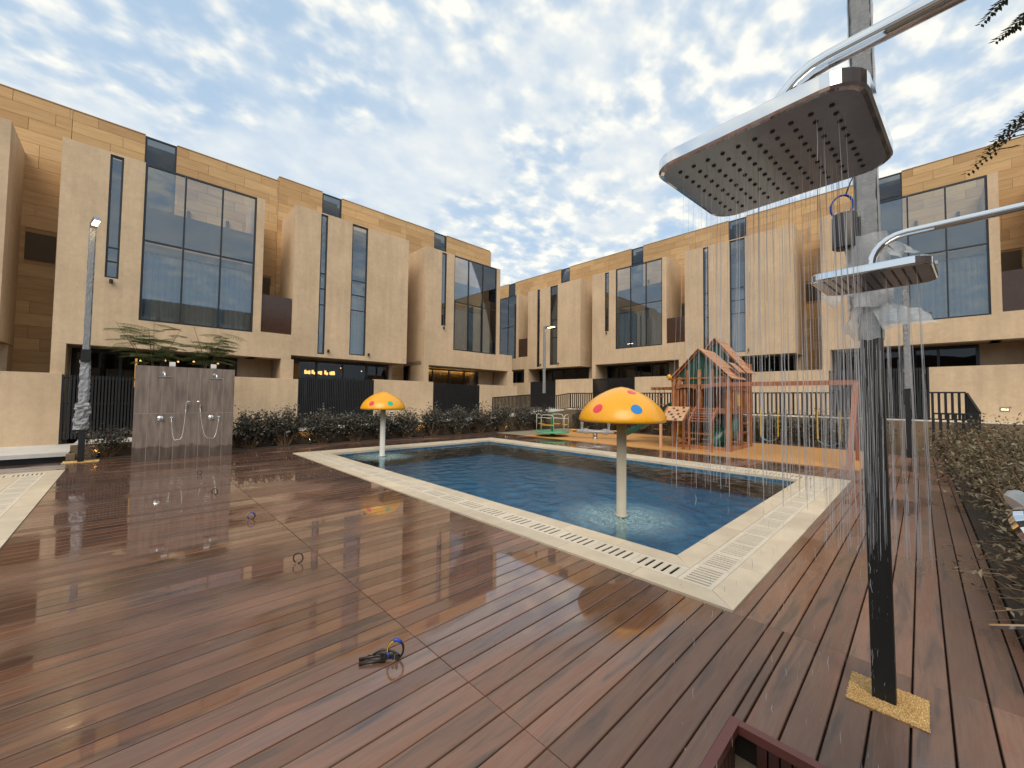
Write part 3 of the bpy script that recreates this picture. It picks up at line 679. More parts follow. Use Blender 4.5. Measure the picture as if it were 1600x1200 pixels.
def make_T1():
    T = bpy.data.objects.new('villa', None); COL.objects.link(T)
    L_ = 5.95
    base_wall(T, L_, [(0.0, L_, 7.55, 10.95), (4.9, L_, 4.05, 7.55)])
    b = MB(); t = 0.25; zt = 9.10
    b.box(0, 0.97, 0, t, 3.1, zt); b.box(0.97, 1.27, 0, t, 3.1, 5.2); b.box(0.97, 1.27, 0, t, 9.03, zt); b.box(1.27, 1.76, 0, t, 3.1, zt)
    b.box(1.76, 4.82, 0, t, 3.1, 4.0); b.box(4.82, 5.07, 0, t, 3.1, zt); b.box(5.07, 6.12, 0, t, 3.1, 4.06)
    b.box(0, t, t, 2.02, 3.1, zt); b.box(4.82, 5.07, t, 2.02, 3.1, zt)
    b.box(t, 4.82, t, 2.02, 6.30, 6.55)                      # terrace slab
    b.box(0.0, 6.12, t, 2.02, 3.1, 3.3)
    b.box(0, 0.28, 0.0, 1.3, -1, 3.098); b.box(5.78, 6.22, 0.0, 1.3, -1, 3.098); b.box(0.28, 0.30, 1.3, 2.0, -1, 3.098); b.box(4.6, 5.78, 1.36, 2.0, -1, 3.098)
    b.build('front_box', 'plaster', T)
    wn = window(T, 'grid_window', [1.76, 2.77, 3.79, 4.82], [4.0, 6.60, 9.10], 0.05, 'glass', 0.06)
    curtain(wn, 1.8, 4.78, 4.05, 6.28, 0.34)
    MB().box(1.82, 4.76, 0.20, 0.23, 6.64, 7.72).build('spandrel_panel', 'spandrel', wn)
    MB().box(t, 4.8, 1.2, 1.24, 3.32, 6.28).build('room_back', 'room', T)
    nw = window(T, 'narrow_window', [0.97, 1.27], [5.2, 5.72, 6.15, 9.03], 0.04, 'glass', 0.05)
    MB().box(0.99, 1.25, 0.24, 0.26, 5.24, 9.0).build('blind_panel', 'spandrel', nw)
    spot(T, 1.12, 5.02)
    for x in (3.0, 4.2):
        MB().box(x-0.05, x+0.05, 1.90, 1.985, 8.35, 8.6).build('terrace_light', 'black_metal', T)
    MB().box(5.08, 6.10, 0.06, 0.085, 4.062, 5.5).build('balcony_screen', 'brown_panel', T)
    ground_floor(T, 0.32, 4.6, False, 3.08)
    return T
def make_T2():
    T = bpy.data.objects.new('villa', None); COL.objects.link(T)
    L_ = 5.95
    base_wall(T, L_, [(0.0, L_, 8.7, 10.95), (4.95, L_, 2.2, 8.7), (0, 0.3, 4.0, 8.7)])
    b = MB(); t = 0.25; zt = 9.10; zb_ = 3.07
    b.box(0.16, 1.10, 0, t, zb_, zt); b.box(1.10, 1.37, 0, t, 9.05, zt); b.box(1.37, 2.36, 0, t, zb_, zt); b.box(2.36, 3.05, 0, t, 9.05, zt); b.box(3.05, 5.02, 0, t, zb_, zt)
    b.box(1.10, 1.37, 0, t, zb_, 3.2); b.box(2.36, 3.05, 0, t, zb_, 3.28)
    b.box(0.16, 0.41, t, 2.02, zb_, zt); b.box(4.77, 5.02, t, 2.02, zb_, zt); b.box(0.41, 4.77, t, 2.02, zb_, 3.25); b.box(0.41, 4.77, t, 2.02, 8.7, 8.9)
    b.box(4.8, 5.0, 1.36, 2.0, -1, 3.06)
    b.build('front_box', 'plaster', T)
    for nm, xa, xb, z0 in (('narrow_window', 1.10, 1.37, 3.2), ('strip_window', 2.36, 3.05, 3.28)):
        w = window(T, nm, [xa, xb], [z0, 5.26, 5.93, 6.57, 9.05], 0.04, 'glass', 0.05)
        MB().box(xa, xb, 0.22, 0.24, 6.6, 7.9).build('spandrel_panel', 'spandrel', w)
        curtain(w, xa, xb, 3.3, 6.5, 0.34)
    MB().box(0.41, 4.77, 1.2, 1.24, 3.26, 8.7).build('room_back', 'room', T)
    spot(T, 1.5, 3.28); spot(T, 3.18, 3.28)
    ground_floor(T, 0.4, 4.8, False, 3.05)
    return T
V1 = make_T1(); V2 = make_T2()
GP = 'terraced villas round the court'
used = {}
def villa(kind, loc, rz, label, skip=(), width=5.95):
    src = V1 if kind == 1 else V2
    if kind not in used and not skip:
        v = src; used[kind] = v
    else: v = copy_tree(src, None, skip)
    v.location = loc; v.rotation_euler = (0, 0, rz); v.scale = ((width-0.006)/5.95, 1, 1); tag(v, label, 'villa', GP); return v
YL, XR, DZR = 17.2, 22.0, 0.87
L1 = villa(1, (-1.62, YL, 0), 0, 'beige villa with wide gridded window behind the tiled shower wall and feathery trees', (), 6.0)
L2 = villa(2, (4.38, YL, 0.2), 0, 'beige villa with two strip windows and a glowing chandelier behind its garden slats', (), 6.15)
L0 = villa(2, (-7.57, YL, 0.0), 0, 'beige villa corner beyond the white entrance step, no window showing')
L3 = villa(1, (10.53, YL, 0.21), 0, 'beige villa with gridded window over warm lit curtains, ending its row', ('balcony_screen',), 5.95)
tx = -R(90)
villa(1, (XR, 27.05, DZR), tx, 'peach lit villa half hidden behind the end of the facing row', (), 5.85)
villa(2, (XR, 21.2, DZR), tx, 'peach lit villa with two dark strip windows behind the slim street lamp', (), 6.08)
villa(1, (XR, 15.12, DZR), tx, 'villa whose gridded window rises between the slim lamp and the wooden playset', (), 5.94)
villa(2, (XR, 9.18, DZR), tx, 'villa with strip windows rising directly behind the wooden playset roof', (), 6.18)
villa(1, (XR, 3.0, DZR), tx, 'villa with gridded window behind the plastic wrapped lamp post and falling water')
villa(2, (XR, -2.95, DZR), tx, 'villa at the far end beyond the leafy hedge, only its box corner showing')
# the row across the court, seen only mirrored in the window panes
for i, x in enumerate((-9.0, -3.0, 3.0, 9.0)):
    villa(1 if i % 2 else 2, (x+6, -16.0, 0.0), R(180), 'villa across the court, mirrored in the panes opposite %s' % ('the tiled shower wall', 'the white step', 'the chandelier villa', 'the warm curtains')[i], ('stone_panel', 'curtain', 'wall_spotlight', 'terrace_light'))

# end wall of the left row
MB().box(16.49, 16.6, YL+2.03, YL+11, -1, 11.16).build('end_wall', 'plaster', L3, loc=(-10.53, -YL, -0.21))
# lit interiors of the left row
def lamp_row(parent, pts, r=0.035):
    for x, y, z in pts:
        b = MB(); b.lathe([(r*0.3, r), (r, r*0.4), (r, -r*0.4), (r*0.3, -r)], (0, 0), 10); b.build('ceiling_lamp', 'lamp_warm', parent, True, (x, y, z))
lamp_row(L1, [(2.55, 2.3, 2.92), (3.4, 2.6, 2.95), (1.9, 3.0, 2.9), (4.2, 2.9, 2.95), (3.0, 3.6, 2.98)])
MB().box(1.75, 1.81, 2.6, 2.7, 1.9, 2.95).build('wall_lamp', 'lamp_soft', L1)
ch = MB()
for k in range(14):
    a = 2*math.pi*k/14; cx, cy = 2.05+0.62*math.cos(a), 2.6+0.3*math.sin(a)
    ch.box(cx-0.035, cx+0.035, cy-0.03, cy+0.03, 2.50, 2.62+0.05*(k % 2))
chd = ch.build('chandelier', 'lamp_warm', L2)
rd = MB()
for k in range(5): rd.tube([(1.6+k*0.22, 2.6, 2.62), (1.6+k*0.22, 2.6, 3.04)], 0.006, 5)
rd.build('rod', 'steel', chd)
MB().box(0.9, 1.35, 3.2, 3.22, 2.2, 3.0).build('wall_art', 'curtain_warm', L2)
lamp_row(L2, [(3.9, 2.4, 2.75), (3.2, 3.2, 2.9)], 0.03)
curtain(L3, 0.4, 4.5, 0.3, 3.02, 1.62, 'curtain_warm', 0.05, 0.14)
MB().box(0.45, 4.5, 1.50, 1.53, 2.98, 3.02).build('cove_light', 'cove', L3)

# ---- garden walls and slatted gates in front of each villa
SLAT = MB().box(-0.022, 0.022, 0, 0.03, 0, 1.0).mesh('slat', 'black_metal')
def gate(loc, rz, z0, z1, label, n=42, w=3.0):
    T = thing('slat_gate', label, 'gate', loc, rz, 'black slatted garden gates')
    r_ = MB(); r_.box(0, w, 0.033, 0.075, z1-0.10, z1-0.05); r_.box(0, w, 0.033, 0.075, z0+0.55*(z1-z0), z0+0.55*(z1-z0)+0.05); r_.box(0, w, 0.033, 0.075, z0+0.1, z0+0.15)
    r_.box(0, 0.05, 0.033, 0.09, z0, z1); r_.box(w-0.05, w, 0.033, 0.09, z0, z1)
    r_.build('rail', 'black_metal', T)
    for i in range(n): ob('slat', SLAT, T, (0.03+(w-0.06)*i/(n-1), 0, z0+0.04), None, (1, 1, z1-z0-0.04))
    return T
def gwall(loc, rz, x0, x1, z0, z1, label):
    b = MB(); b.cbox(x0, x1, 0.0, 0.19, z0-0.6, z1, 0.006)
    o = b.build('garden_wall', 'plaster'); o.location = loc; o.rotation_euler = (0, 0, rz); return tag(o, label, 'wall', 'beige garden walls')
yw = 17.0
gwall((0, yw, 0), 0, -9.0, -1.37, 0.2, 2.22, 'beige garden wall above the white entrance step')
gate((-1.37, yw, 0), 0, 0.3, 2.18, 'black slatted gate half hidden by the tiled shower wall')
gwall((0, yw, 0), 0, 1.63, 4.78, 0.3, 2.32, 'beige garden wall between the tiled shower wall and the chandelier gate')
gate((4.78, yw, 0), 0, 0.42, 2.42, 'black slatted gate in front of the glowing chandelier', 44, 3.1)
gwall((0, yw, 0), 0, 7.88, 10.97, 0.42, 2.45, 'beige garden wall behind the smaller far mushroom fountain')
gate((10.97, yw, 0), 0, 0.5, 2.38, 'black slatted gate below the warm lit curtains')
gwall((0, yw, 0), 0, 13.97, 16.9, 0.5, 2.42, 'beige garden wall closing the row beside the stair railing')
xw = 21.8; zr0, zr1 = 1.05, 3.05
gwall((xw, 0, 0), tx, -24.0, -20.5, zr0, zr1-0.15, 'beige garden wall at the corner behind the stair railing')
gate((xw, 20.5, 0), tx, zr0, zr1-0.1, 'black slatted gate behind the merry-go-round', 42, 2.45)
gwall((xw, 0, 0), tx, -18.05, -14.92, zr0, zr1, 'beige garden wall behind the slim street lamp and merry-go-round')
gate((xw, 14.92, 0), tx, zr0, zr1-0.02, 'black slatted gate behind the big mushroom fountain')
gwall((xw, 0, 0), tx, -11.92, -8.8, zr0, zr1, 'beige garden wall just left of the playset tower')
gate((xw, 8.8, 0), tx, zr0, zr1-0.02, 'black slatted gate hidden behind the playset tower')
gwall((xw, 0, 0), tx, -5.8, -2.76, zr0, zr1+0.05, 'beige garden wall above the swing beam')
gate((xw, 2.76, 0), tx, zr0, zr1, 'black slatted gate behind the falling shower water')
gwall((xw, 0, 0), tx, 0.24, 6.0, zr0, zr1, 'beige garden wall behind the leafy hedge with a small step light')
sl_ = thing('step_light', 'small lit recessed light low on the garden wall behind the hedge', 'light', (xw-0.012, -2.02, 1.5))
MB().box(-0.004, 0.03, -0.11, 0.11, -0.07, 0.07).build('housing', 'steel', sl_); MB().box(-0.008, -0.0045, -0.08, 0.08, -0.03, 0.02).build('lens', 'lamp_wall', sl_)
sl_ = thing('step_light', 'small dark step light low on the garden wall behind the shrubs', 'light', (8.75, yw-0.012, 0.95))
MB().box(-0.11, 0.11, -0.004, 0.03, -0.07, 0.07).build('housing', 'white_plastic', sl_); MB().box(-0.08, 0.08, -0.008, -0.0045, -0.03, 0.03).build('lens', 'frame_dark', sl_)

# ---- black railings
BAL = MB().box(-0.032, 0.032, -0.01, 0.01, 0, 1.0).mesh('baluster', 'black_metal')
def railing(a, b, za, zb_, h, label, pitch=0.145):
    a = Vector((*a, za)); b = Vector((*b, zb_)); d = b-a; Lh = math.hypot(d.x, d.y)
    T = thing('railing', label, 'railing', a, math.atan2(d.y, d.x), 'black bar railings')
    dz = d.z
    r_ = MB(); r_.bar((0, 0, h), (Lh, 0, h+dz), 0.05, 0.05); r_.bar((0, 0, 0.08), (Lh, 0, 0.08+dz), 0.04, 0.04)
    r_.build('rail', 'black_metal', T)
    n = int(Lh/pitch)
    for i in range(n+1):
        t = i/n; ob('baluster', BAL, T, (Lh*t, 0, 0.09+dz*t), None, (1, 1, h-0.1))
    return T
railing((19.05, 14.6), (19.05, 9.0), 1.08, 1.08, 0.95, 'black bar railing above the planting between mushroom fountain and playset')
railing((19.05, 8.95), (19.05, -1.0), 1.08, 1.08, 0.95, 'black bar railing behind the wooden swings')
railing((19.05, 16.9), (19.05, 14.65), 0.78, 1.08, 0.95, 'short sloping black railing behind the merry-go-round')
railing((13.3, 15.12), (17.6, 15.12), 0.72, 1.02, 0.98, 'sloping black stair railing at the corner of the two rows', 0.1)
railing((17.4, -0.25), (17.4, -1.15), 0.42, 0.42, 0.95, 'low black railing standing in front of the hedge end', 0.13)
railing((19.05, -1.02), (17.9, -1.2), 1.05, 0.45, 0.95, 'black stair handrail dropping down behind the hedge', 0.13)

# ================================================================== FOUNTAINS
def mushroom(c, zr, zt, pole_mat, pr, label, spots):
    T = thing('mushroom_fountain', label, 'fountain', (c[0], c[1], -0.55), 0, 'mushroom fountains')
    z0 = 0.55
    MB().lathe([(pr*2.2, 0.0), (pr*2.2, 0.03), (pr, 0.04), (pr, z0+zr+0.12)], (0, 0), 28).build('pole', pole_mat, T, True)
    MB().lathe([(pr*1.35, z0-0.075), (pr*1.35, z0-0.04), (pr*1.02, z0-0.035)], (0, 0), 28).build('collar', pole_mat, T, True)
    Rr, hh = 0.635, zt-zr
    def rad(t):   # t 0 rim .. 1 top
        return Rr*(1-t**1.75)**0.68
    prof = [(0.05, z0+zr+0.10), (Rr-0.10, z0+zr+0.02), (Rr-0.03, z0+zr-0.004), (Rr-0.004, z0+zr+0.012)]
    for i in range(1, 27):
        t = (i/26.0)**0.9; prof.append((max(rad(t*0.999), 0.004), z0+zr+0.012+(hh-0.012)*t))
    cap = MB().lathe(prof, (0, 0), 64).build('cap', 'yellow_gloss', T, True)
    def surf(th, t):
        r = rad(t); return Vector((r*math.cos(th), r*math.sin(th), z0+zr+0.012+(hh-0.012)*t))
    for th, t, mat, sr in spots:
        p = surf(th, t); e1 = (surf(th+0.01, t)-p).normalized(); e2 = (surf(th, t+0.01)-p).normalized(); n = e1.cross(e2).normalized()
        b = MB(); vs = []; rings = 5
        vs.append(p)
        dt = (surf(th, t+0.01)-p).length/0.01
        for k in range(1, rings+1):
            for j in range(20):
                a = 2*math.pi*j/20; rr = sr*k/rings
                q = surf(th+rr*math.cos(a)/max(rad(t), 0.05), min(0.98, t+rr*math.sin(a)/dt)); vs.append(q)
        c0 = Vector((0, 0, z0+zr)); vs = [v+n*0.0022 for v in vs]
        fs = [(0, 1+j, 1+(j+1) % 20) for j in range(20)]
        for k in range(rings-1):
            for j in range(20): fs.append((1+k*20+j, 1+(k+1)*20+j, 1+(k+1)*20+(j+1) % 20, 1+k*20+(j+1) % 20))
        b.add(vs, fs); b.build('spot', mat, cap, True)
    return T
view = math.atan2(-M1[1], -M1[0])      # direction from the fountain to the camera
mushroom(M1, 1.335, 1.852, 'pole_cream', 0.072, 'large yellow mushroom fountain with red and blue spots on a cream pole', 
         [(view-0.62, 0.36, 'spot_red', 0.078), (view+0.36, 0.36, 'spot_blue', 0.080), (view+0.55, 0.83, 'spot_red', 0.066), (view+1.5, 0.5, 'spot_green', 0.075), (view+2.6, 0.35, 'spot_red', 0.075), (view-1.8, 0.42, 'spot_blue', 0.075), (view-2.7, 0.7, 'spot_green', 0.07)])
view2 = math.atan2(-M2[1], -M2[0])
mushroom(M2, 1.30, 1.82, 'pole_white', 0.075, 'yellow mushroom fountain with red and green spots on a pale pole near the shrubs',
         [(view2-0.58, 0.32, 'spot_red', 0.078), (view2+0.34, 0.33, 'spot_green', 0.080), (view2+1.6, 0.4, 'spot_blue', 0.075), (view2-1.9, 0.45, 'spot_red', 0.075), (view2+2.8, 0.5, 'spot_blue', 0.075)])

# ================================================================== SHOWER WALLS
def rounded(hw, r, n=6):
    pts = []
    for cx, cy, a0 in ((hw-r, hw-r, 0), (-hw+r, hw-r, 90), (-hw+r, -hw+r, 180), (hw-r, -hw+r, 270)):
        for i in range(n+1):
            a = R(a0+90*i/n); pts.append((cx+r*math.cos(a), cy+r*math.sin(a)))
    return pts
def shower_wall(loc, rz, label, heads, flow):
    """local: x along wall 0..2.03, front face at y=0 looking to -y"""
    T = thing('shower_wall', label, 'shower wall', loc, rz)
    Wd, Ht, th = 2.03, 2.365, 0.16
    MB().box(0.006, Wd-0.006, 0.0025, th-0.0025, -0.3, Ht-0.012).build('core', 'grout', T)
    cw = Wd/8
    tm = {}
    for zi, (za, zb_) in enumerate(((0.0, 1.168), (1.180, Ht))):
        for i in range(8):
            if zi not in tm: tm[zi] = MB().box(0.005, cw-0.005, 0.0, 0.006, 0, zb_-za).mesh('tile', 'shower_tile')
            ob('tile', tm[zi], T, (i*cw, 0, za)); ob('tile', tm[zi], T, (i*cw, th-0.006, za))
    for xe in (0.0, Wd-0.006):
        MB().box(xe, xe+0.006, 0.0125, th-0.0125, 0, Ht-0.001).build('side_tile', 'shower_tile', T)
    MB().box(0.001, Wd-0.001, 0.0015, th-0.0015, Ht-0.0115, Ht+0.002).build('top_trim', 'grout', T)
    for hx in heads:
        zh = 2.080; yh = -0.40
        arm = MB(); path = [(hx, 0.0, zh+0.125)]
        path += [(hx, y, zh+0.125) for y in (-0.10, -0.22, yh+0.085)]
        for i in range(1, 7):
            a = R(90*i/6); path.append((hx, yh+0.085-0.085*math.sin(a), zh+0.04+0.085*math.cos(a)))
        path.append((hx, yh, zh+0.006))
        for pth in (path,):
            # flat rectangular arm with rounded bend
            vs = []; fs = []
            for i, p in enumerate(pth):
                p = Vector(p); tn = (Vector(pth[min(i+1, len(pth)-1)])-Vector(pth[max(i-1, 0)])).normalized(); u = Vector((1, 0, 0)); w = tn.cross(u)
                for k in range(12):
                    a = 2*math.pi*k/12; sx = 0.0145*math.copysign(abs(math.cos(a))**0.45, math.cos(a)); sy = 0.0105*math.copysign(abs(math.sin(a))**0.45, math.sin(a))
                    vs.append(p+u*sx+w*sy)
            for i in range(len(pth)-1):
                for k in range(12): fs.append((i*12+k, i*12+(k+1) % 12, (i+1)*12+(k+1) % 12, (i+1)*12+k))
            arm.add(vs, fs)
        armo = arm.build('shower_arm', 'chrome', T, True)
        fl = MB().lathe([(0.032, 0), (0.032, 0.012), (0.015, 0.016)], (0, 0), 20); fl.v = [(hx+x, -z, zh+0.125+y) for x, y, z in fl.v]; fl.build('flange', 'chrome', armo)
        hd = MB(); poly = rounded(0.147, 0.045); n = len(poly); inn = rounded(0.144, 0.043); low = rounded(0.139, 0.040)
        vs = [(x, y, 0.0075) for x, y in inn]+[(x, y, 0.0045) for x, y in poly]+[(x, y, -0.0145) for x, y in poly]+[(x, y, -0.0175) for x, y in inn]+[(x, y, -0.0185) for x, y in low]
        fs = [tuple(range(n))]
        for q in range(4): fs += [(q*n+i, (q+1)*n+i, (q+1)*n+(i+1) % n, q*n+(i+1) % n) for i in range(n)]
        hd.add(vs, fs); hd.v = [(hx+x, yh+y, zh+z) for x, y, z in hd.v]
        h = hd.build('rain_head', 'chrome', T)
        fp = MB(); fp.add([(hx+x, yh+y, zh-0.0185) for x, y in low], [tuple(range(n))[::-1]]); fpl = fp.build('face_plate', 'chrome_dark', h)
        nz_ = MB()
        for i in range(10):
            for j in range(10):
                x, y = hx-0.108+0.024*i, yh-0.108+0.024*j
                nz_.lathe([(0.0036, zh-0.0183), (0.0030, zh-0.0206), (0.0014, zh-0.0209)], (x, y), 7)
        nz_ = nz_.build('nozzles', 'rubber', h); struct(nz_, 'stuff')
    for k, (hx, mx, fx, ox, hz) in enumerate(((0.53, 0.50, 0.99, 0.71, 1.475), (1.56, 1.53, 1.28, 1.70, 1.465))):
        mxo = MB().lathe([(0.062, 0), (0.062, 0.012), (0.05, 0.02), (0.028, 0.025), (0.028, 0.06), (0.02, 0.065)], (0, 0), 20); mxo.v = [(mx+x, -z, 1.045+y) for x, y, z in mxo.v]
        mo = smooth_auto(mxo.build('mixer', 'chrome', T)); MB().bar((mx, -0.05, 1.085), (mx+0.02, -0.168, 1.045), 0.012, 0.008).build('lever', 'chrome', mo)
        el = MB().lathe([(0.028, 0), (0.028, 0.008), (0.014, 0.012), (0.014, 0.05)], (0, 0), 14); el.v = [(ox+x, -z, 1.055+y) for x, y, z in el.v]; el.build('hose_outlet', 'chrome', T)
        br = MB().box(fx-0.012, fx+0.012, -0.05, 0.0, 1.33, 1.365); br.build('bracket', 'chrome', T)
        sg = 1 if k == 0 else -1
        hh_ = MB(); hh_.tube([(fx, -0.04, 1.32), (fx, -0.055, 1.40), (fx+sg*0.03, -0.085, 1.45)], [0.010, 0.012, 0.014], 10)
        c_ = Vector((fx+sg*0.045, -0.108, 1.45)); nrm = Vector((sg*0.25, -0.75, -0.6)).normalized(); q = nrm.to_track_quat('Z', 'Y')
        d_ = MB().lathe([(0.020, -0.02), (0.046, -0.010), (0.050, 0.0), (0.046, 0.010), (0.004, 0.012)], (0, 0), 20); d_.v = [tuple(c_+q @ Vector(v)) for v in d_.v]; hh_.add(d_.v, d_.f)
        hho = smooth_auto(hh_.build('hand_shower', 'white_plastic' if k == 0 else 'chrome', T))
        hs = []; dipk = 0.68; a0 = Vector((ox, -0.05, 1.05)); a1 = Vector((fx, -0.04, 1.32))
        for i in range(25):
            t = i/24; x = a0.x+(a1.x-a0.x)*t; dip = (1-abs(2*t-1)**2.4)
            zz = (1-t)*1.05+t*1.32-dip*0.68; x += 0.05*sg*math.sin(math.pi*t)*(-1 if t < 0.5 else 1)*0.7
            hs.append((x, -0.045-0.12*math.sin(math.pi*t), zz))
        MB().tube(hs, 0.0075, 8).build('hose', 'hose', hho, True)
    return T
shower_wall((0.11, 13.42, 0.0), 0, 'brown tiled shower wall with two dry rain heads standing below feathery trees', (0.53, 1.57), False)
SW = shower_wall((2.2207, -0.3239, 0.0), R(175.94), 'tiled shower wall beside the sunken tray, its two rain heads running', (0.45, 1.453), True)
def flood(parent_x, x):
    b = thing('floodlight', 'small white floodlight on top of the dry shower wall, near its %s tree' % parent_x, 'light', (x, 13.5, 2.367), 0, 'floodlights on the shower wall')
    MB().box(-0.055, 0.055, -0.03, 0.03, 0.0, 0.02).build('bracket', 'white_plastic', b); MB().prism([(-0.05, 0.02), (0.04, 0.02), (0.03, 0.13), (-0.04, 0.11)], 'x', -0.06, 0.06).build('housing', 'white_plastic', b)
flood('leaning', 0.80); flood('upright', 1.66)

# falling water below the running heads
HEADS = [(1.80, 0.107), (0.80, 0.178)]
def rain(c, seed, label, zfade):
    rg = random.Random(seed); b = MB()
    for i in range(10):
        for j in range(10):
            for rep in range(3):
                x = c[0]-0.108+0.024*i+rg.uniform(-0.003, 0.003); y = c[1]-0.108+0.024*j+rg.uniform(-0.003, 0.003)
                sx, sy = (i-4.5)*0.0035+rg.uniform(-0.006, 0.006), (j-4.5)*0.0035+rg.uniform(-0.006, 0.006)
                z = 2.06 if rep == 0 else 2.06-rg.uniform(0.05, 0.4)
                zend = -0.16 if (TRAY[0] < x < TRAY[1] and y < TRAY[3]) else 0.0
                while z > zend+0.05:
                    up = z > zfade
                    ln = rg.uniform(0.05, 0.5) if up else rg.uniform(0.004, 0.022)
                    if rg.random() < ((0.28 if rep == 0 else 0.5) if up else min(0.985, 0.90+0.15*(zfade-z))): z -= ln*rg.uniform(0.8, 2.2)+(0 if up else 0.05); continue
                    ln = min(ln, z-zfade+0.06) if up else ln
                    z2 = max(zend, z-ln); r_ = rg.choice((0.00028, 0.00036, 0.0005, 0.00075))*(1.0 if up else 0.75)
                    f1, f2 = (2.06-z)**0.8, (2.06-z2)**0.8
                    w1, w2 = rg.uniform(-0.0015, 0.0015), rg.uniform(-0.0015, 0.0015)
                    pa = (x+sx*f1, y+sy*f1, z); pb = (x+sx*f2+w1, y+sy*f2+w2, z2); pm = ((pa[0]+pb[0])/2-w2, (pa[1]+pb[1])/2+w1, (z+z2)/2)
                    b.tube([pa, pm, pb], [r_*0.5, r_, r_*0.5], 4, False); z = z2-rg.uniform(0.004, 0.06)
    o = b.build('falling_water', 'falling_water', None, True); tag(o, label, 'water'); struct(o, 'stuff')
rain(HEADS[0], 1, 'thin streams of water falling from the lower looking rain head by the lamp post', 1.22)
rain(HEADS[1], 2, 'thin streams of water falling from the large rain head close by', 1.56)

# ================================================================== LAMP POSTS
def wrap_tube(b, hw, z0, z1, seed, loose=0.006, nz=None, c=(0, 0)):
    n = 16; nz = nz or int((z1-z0)/0.045); vs = []; fs = []
    poly = []
    for k in range(n):
        a = 2*math.pi*(k+0.5)/n; cx, cy = math.cos(a), math.sin(a); q = max(abs(cx), abs(cy)); poly.append((cx/q, cy/q))
    for i in range(nz+1):
        z = z0+(z1-z0)*i/nz
        for k, (px_, py_) in enumerate(poly):
            d = hw+loose*(0.6+1.6*abs(mnoise.noise((px_*1.7+seed, py_*1.7, z*7)))+0.9*mnoise.noise((px_*5, py_*5+seed, z*23)))
            zz = z+(0.02*mnoise.noise((px_*2, py_*2, seed)) if i in (0, nz) else 0)
            vs.append((c[0]+px_*d, c[1]+py_*d, zz))
    for i in range(nz):
        for k in range(n): fs.append((i*n+k, i*n+(k+1) % n, (i+1)*n+(k+1) % n, (i+1)*n+k))
    b.add(vs, fs)
def lamp_post(loc, label, w, hgt, wz0, arm, lit, wrap_loose, tilt=0, tail=False, cab=None):
    T = thing('lamp_post', label, 'lamp post', loc, 0, 'square lamp posts round the pool')
    T.rotation_euler = (tilt, 0, 0)
    MB().box(-w/2, w/2, -w/2, w/2, -0.12, hgt).build('post', 'black_wet' if cab else 'black_metal', T)
    ax, ay = arm; la = math.hypot(ax, ay); u = Vector((ax/la, ay/la, 0))
    hd = MB(); hd.bar(u*(-w/2)+Vector((0, 0, hgt+0.05)), u*la+Vector((0, 0, hgt+0.05)), w*1.05, 0.1); hd = hd.build('lamp_head', 'steel' if not cab else 'black_metal', T)
    ln = MB(); ln.bar(u*(la*0.35)+Vector((0, 0, hgt-0.006)), u*(la-0.02)+Vector((0, 0, hgt-0.006)), w*0.8, 0.012); ln.build('lens', 'lamp_street' if lit else 'white_plastic', hd)
    wb = MB(); wrap_tube(wb, w/2+0.003, wz0, hgt+0.1, loc[0], wrap_loose); wr = wb.build('plastic_wrap', 'plastic_wrap', T)
    return T, wr
PADS = []
def gravel_pad(x0, x1, y0, y1, hole, label, n, cs=0.0075):
    T = thing('gravel_pad', label, 'gravel', ((x0+x1)/2, (y0+y1)/2, 0)); T.location = (0, 0, 0)
    MB().box(x0, x1, y0, y1, -0.01, 0.006).build('resin_bed', 'mat_rubber', T)
    rg = random.Random(3); b = MB()
    for i in range(n):
        x, y = rg.uniform(x0-0.003, x1+0.003), rg.uniform(y0-0.003, y1+0.003); s_ = cs*rg.uniform(0.45, 1.0); z = 0.006+rg.uniform(-0.2, 0.5)*s_
        q = Matrix.Rotation(rg.uniform(0, 6.28), 3, Vector((rg.uniform(-1, 1), rg.uniform(-1, 1), rg.uniform(-1, 1))).normalized())
        vs = [Vector((s_, 0, 0)), Vector((-s_*0.8, 0, 0)), Vector((0, s_*0.7, 0)), Vector((0, -s_*0.8, 0)), Vector((0, 0, s_*0.6)), Vector((0, 0, -s_*0.6))]
        b.add([(q @ v)+Vector((x, y, z)) for v in vs], [(0, 2, 4), (2, 1, 4), (1, 3, 4), (3, 0, 4), (2, 0, 5), (1, 2, 5), (3, 1, 5), (0, 3, 5)])
    o = b.build('pebbles', 'gravel', T); struct(o, 'stuff')
gravel_pad(2.944, 3.246, 0.0, 0.322, None, 'golden pebble patch round the foot of the wet black lamp post', 5200, 0.0052)
gravel_pad(-1.06, -0.46, 13.98, 14.36, None, 'golden pebble patch under the lamp post near the white step', 1200, 0.014)
near, wr = lamp_post((3.108, 0.172, 0), 'wet black lamp post on golden pebbles, wrapped in clear plastic above', 0.098, 6.0, 2.02, (0.0, -0.9), False, 0.004, -R(0.6), cab=True)
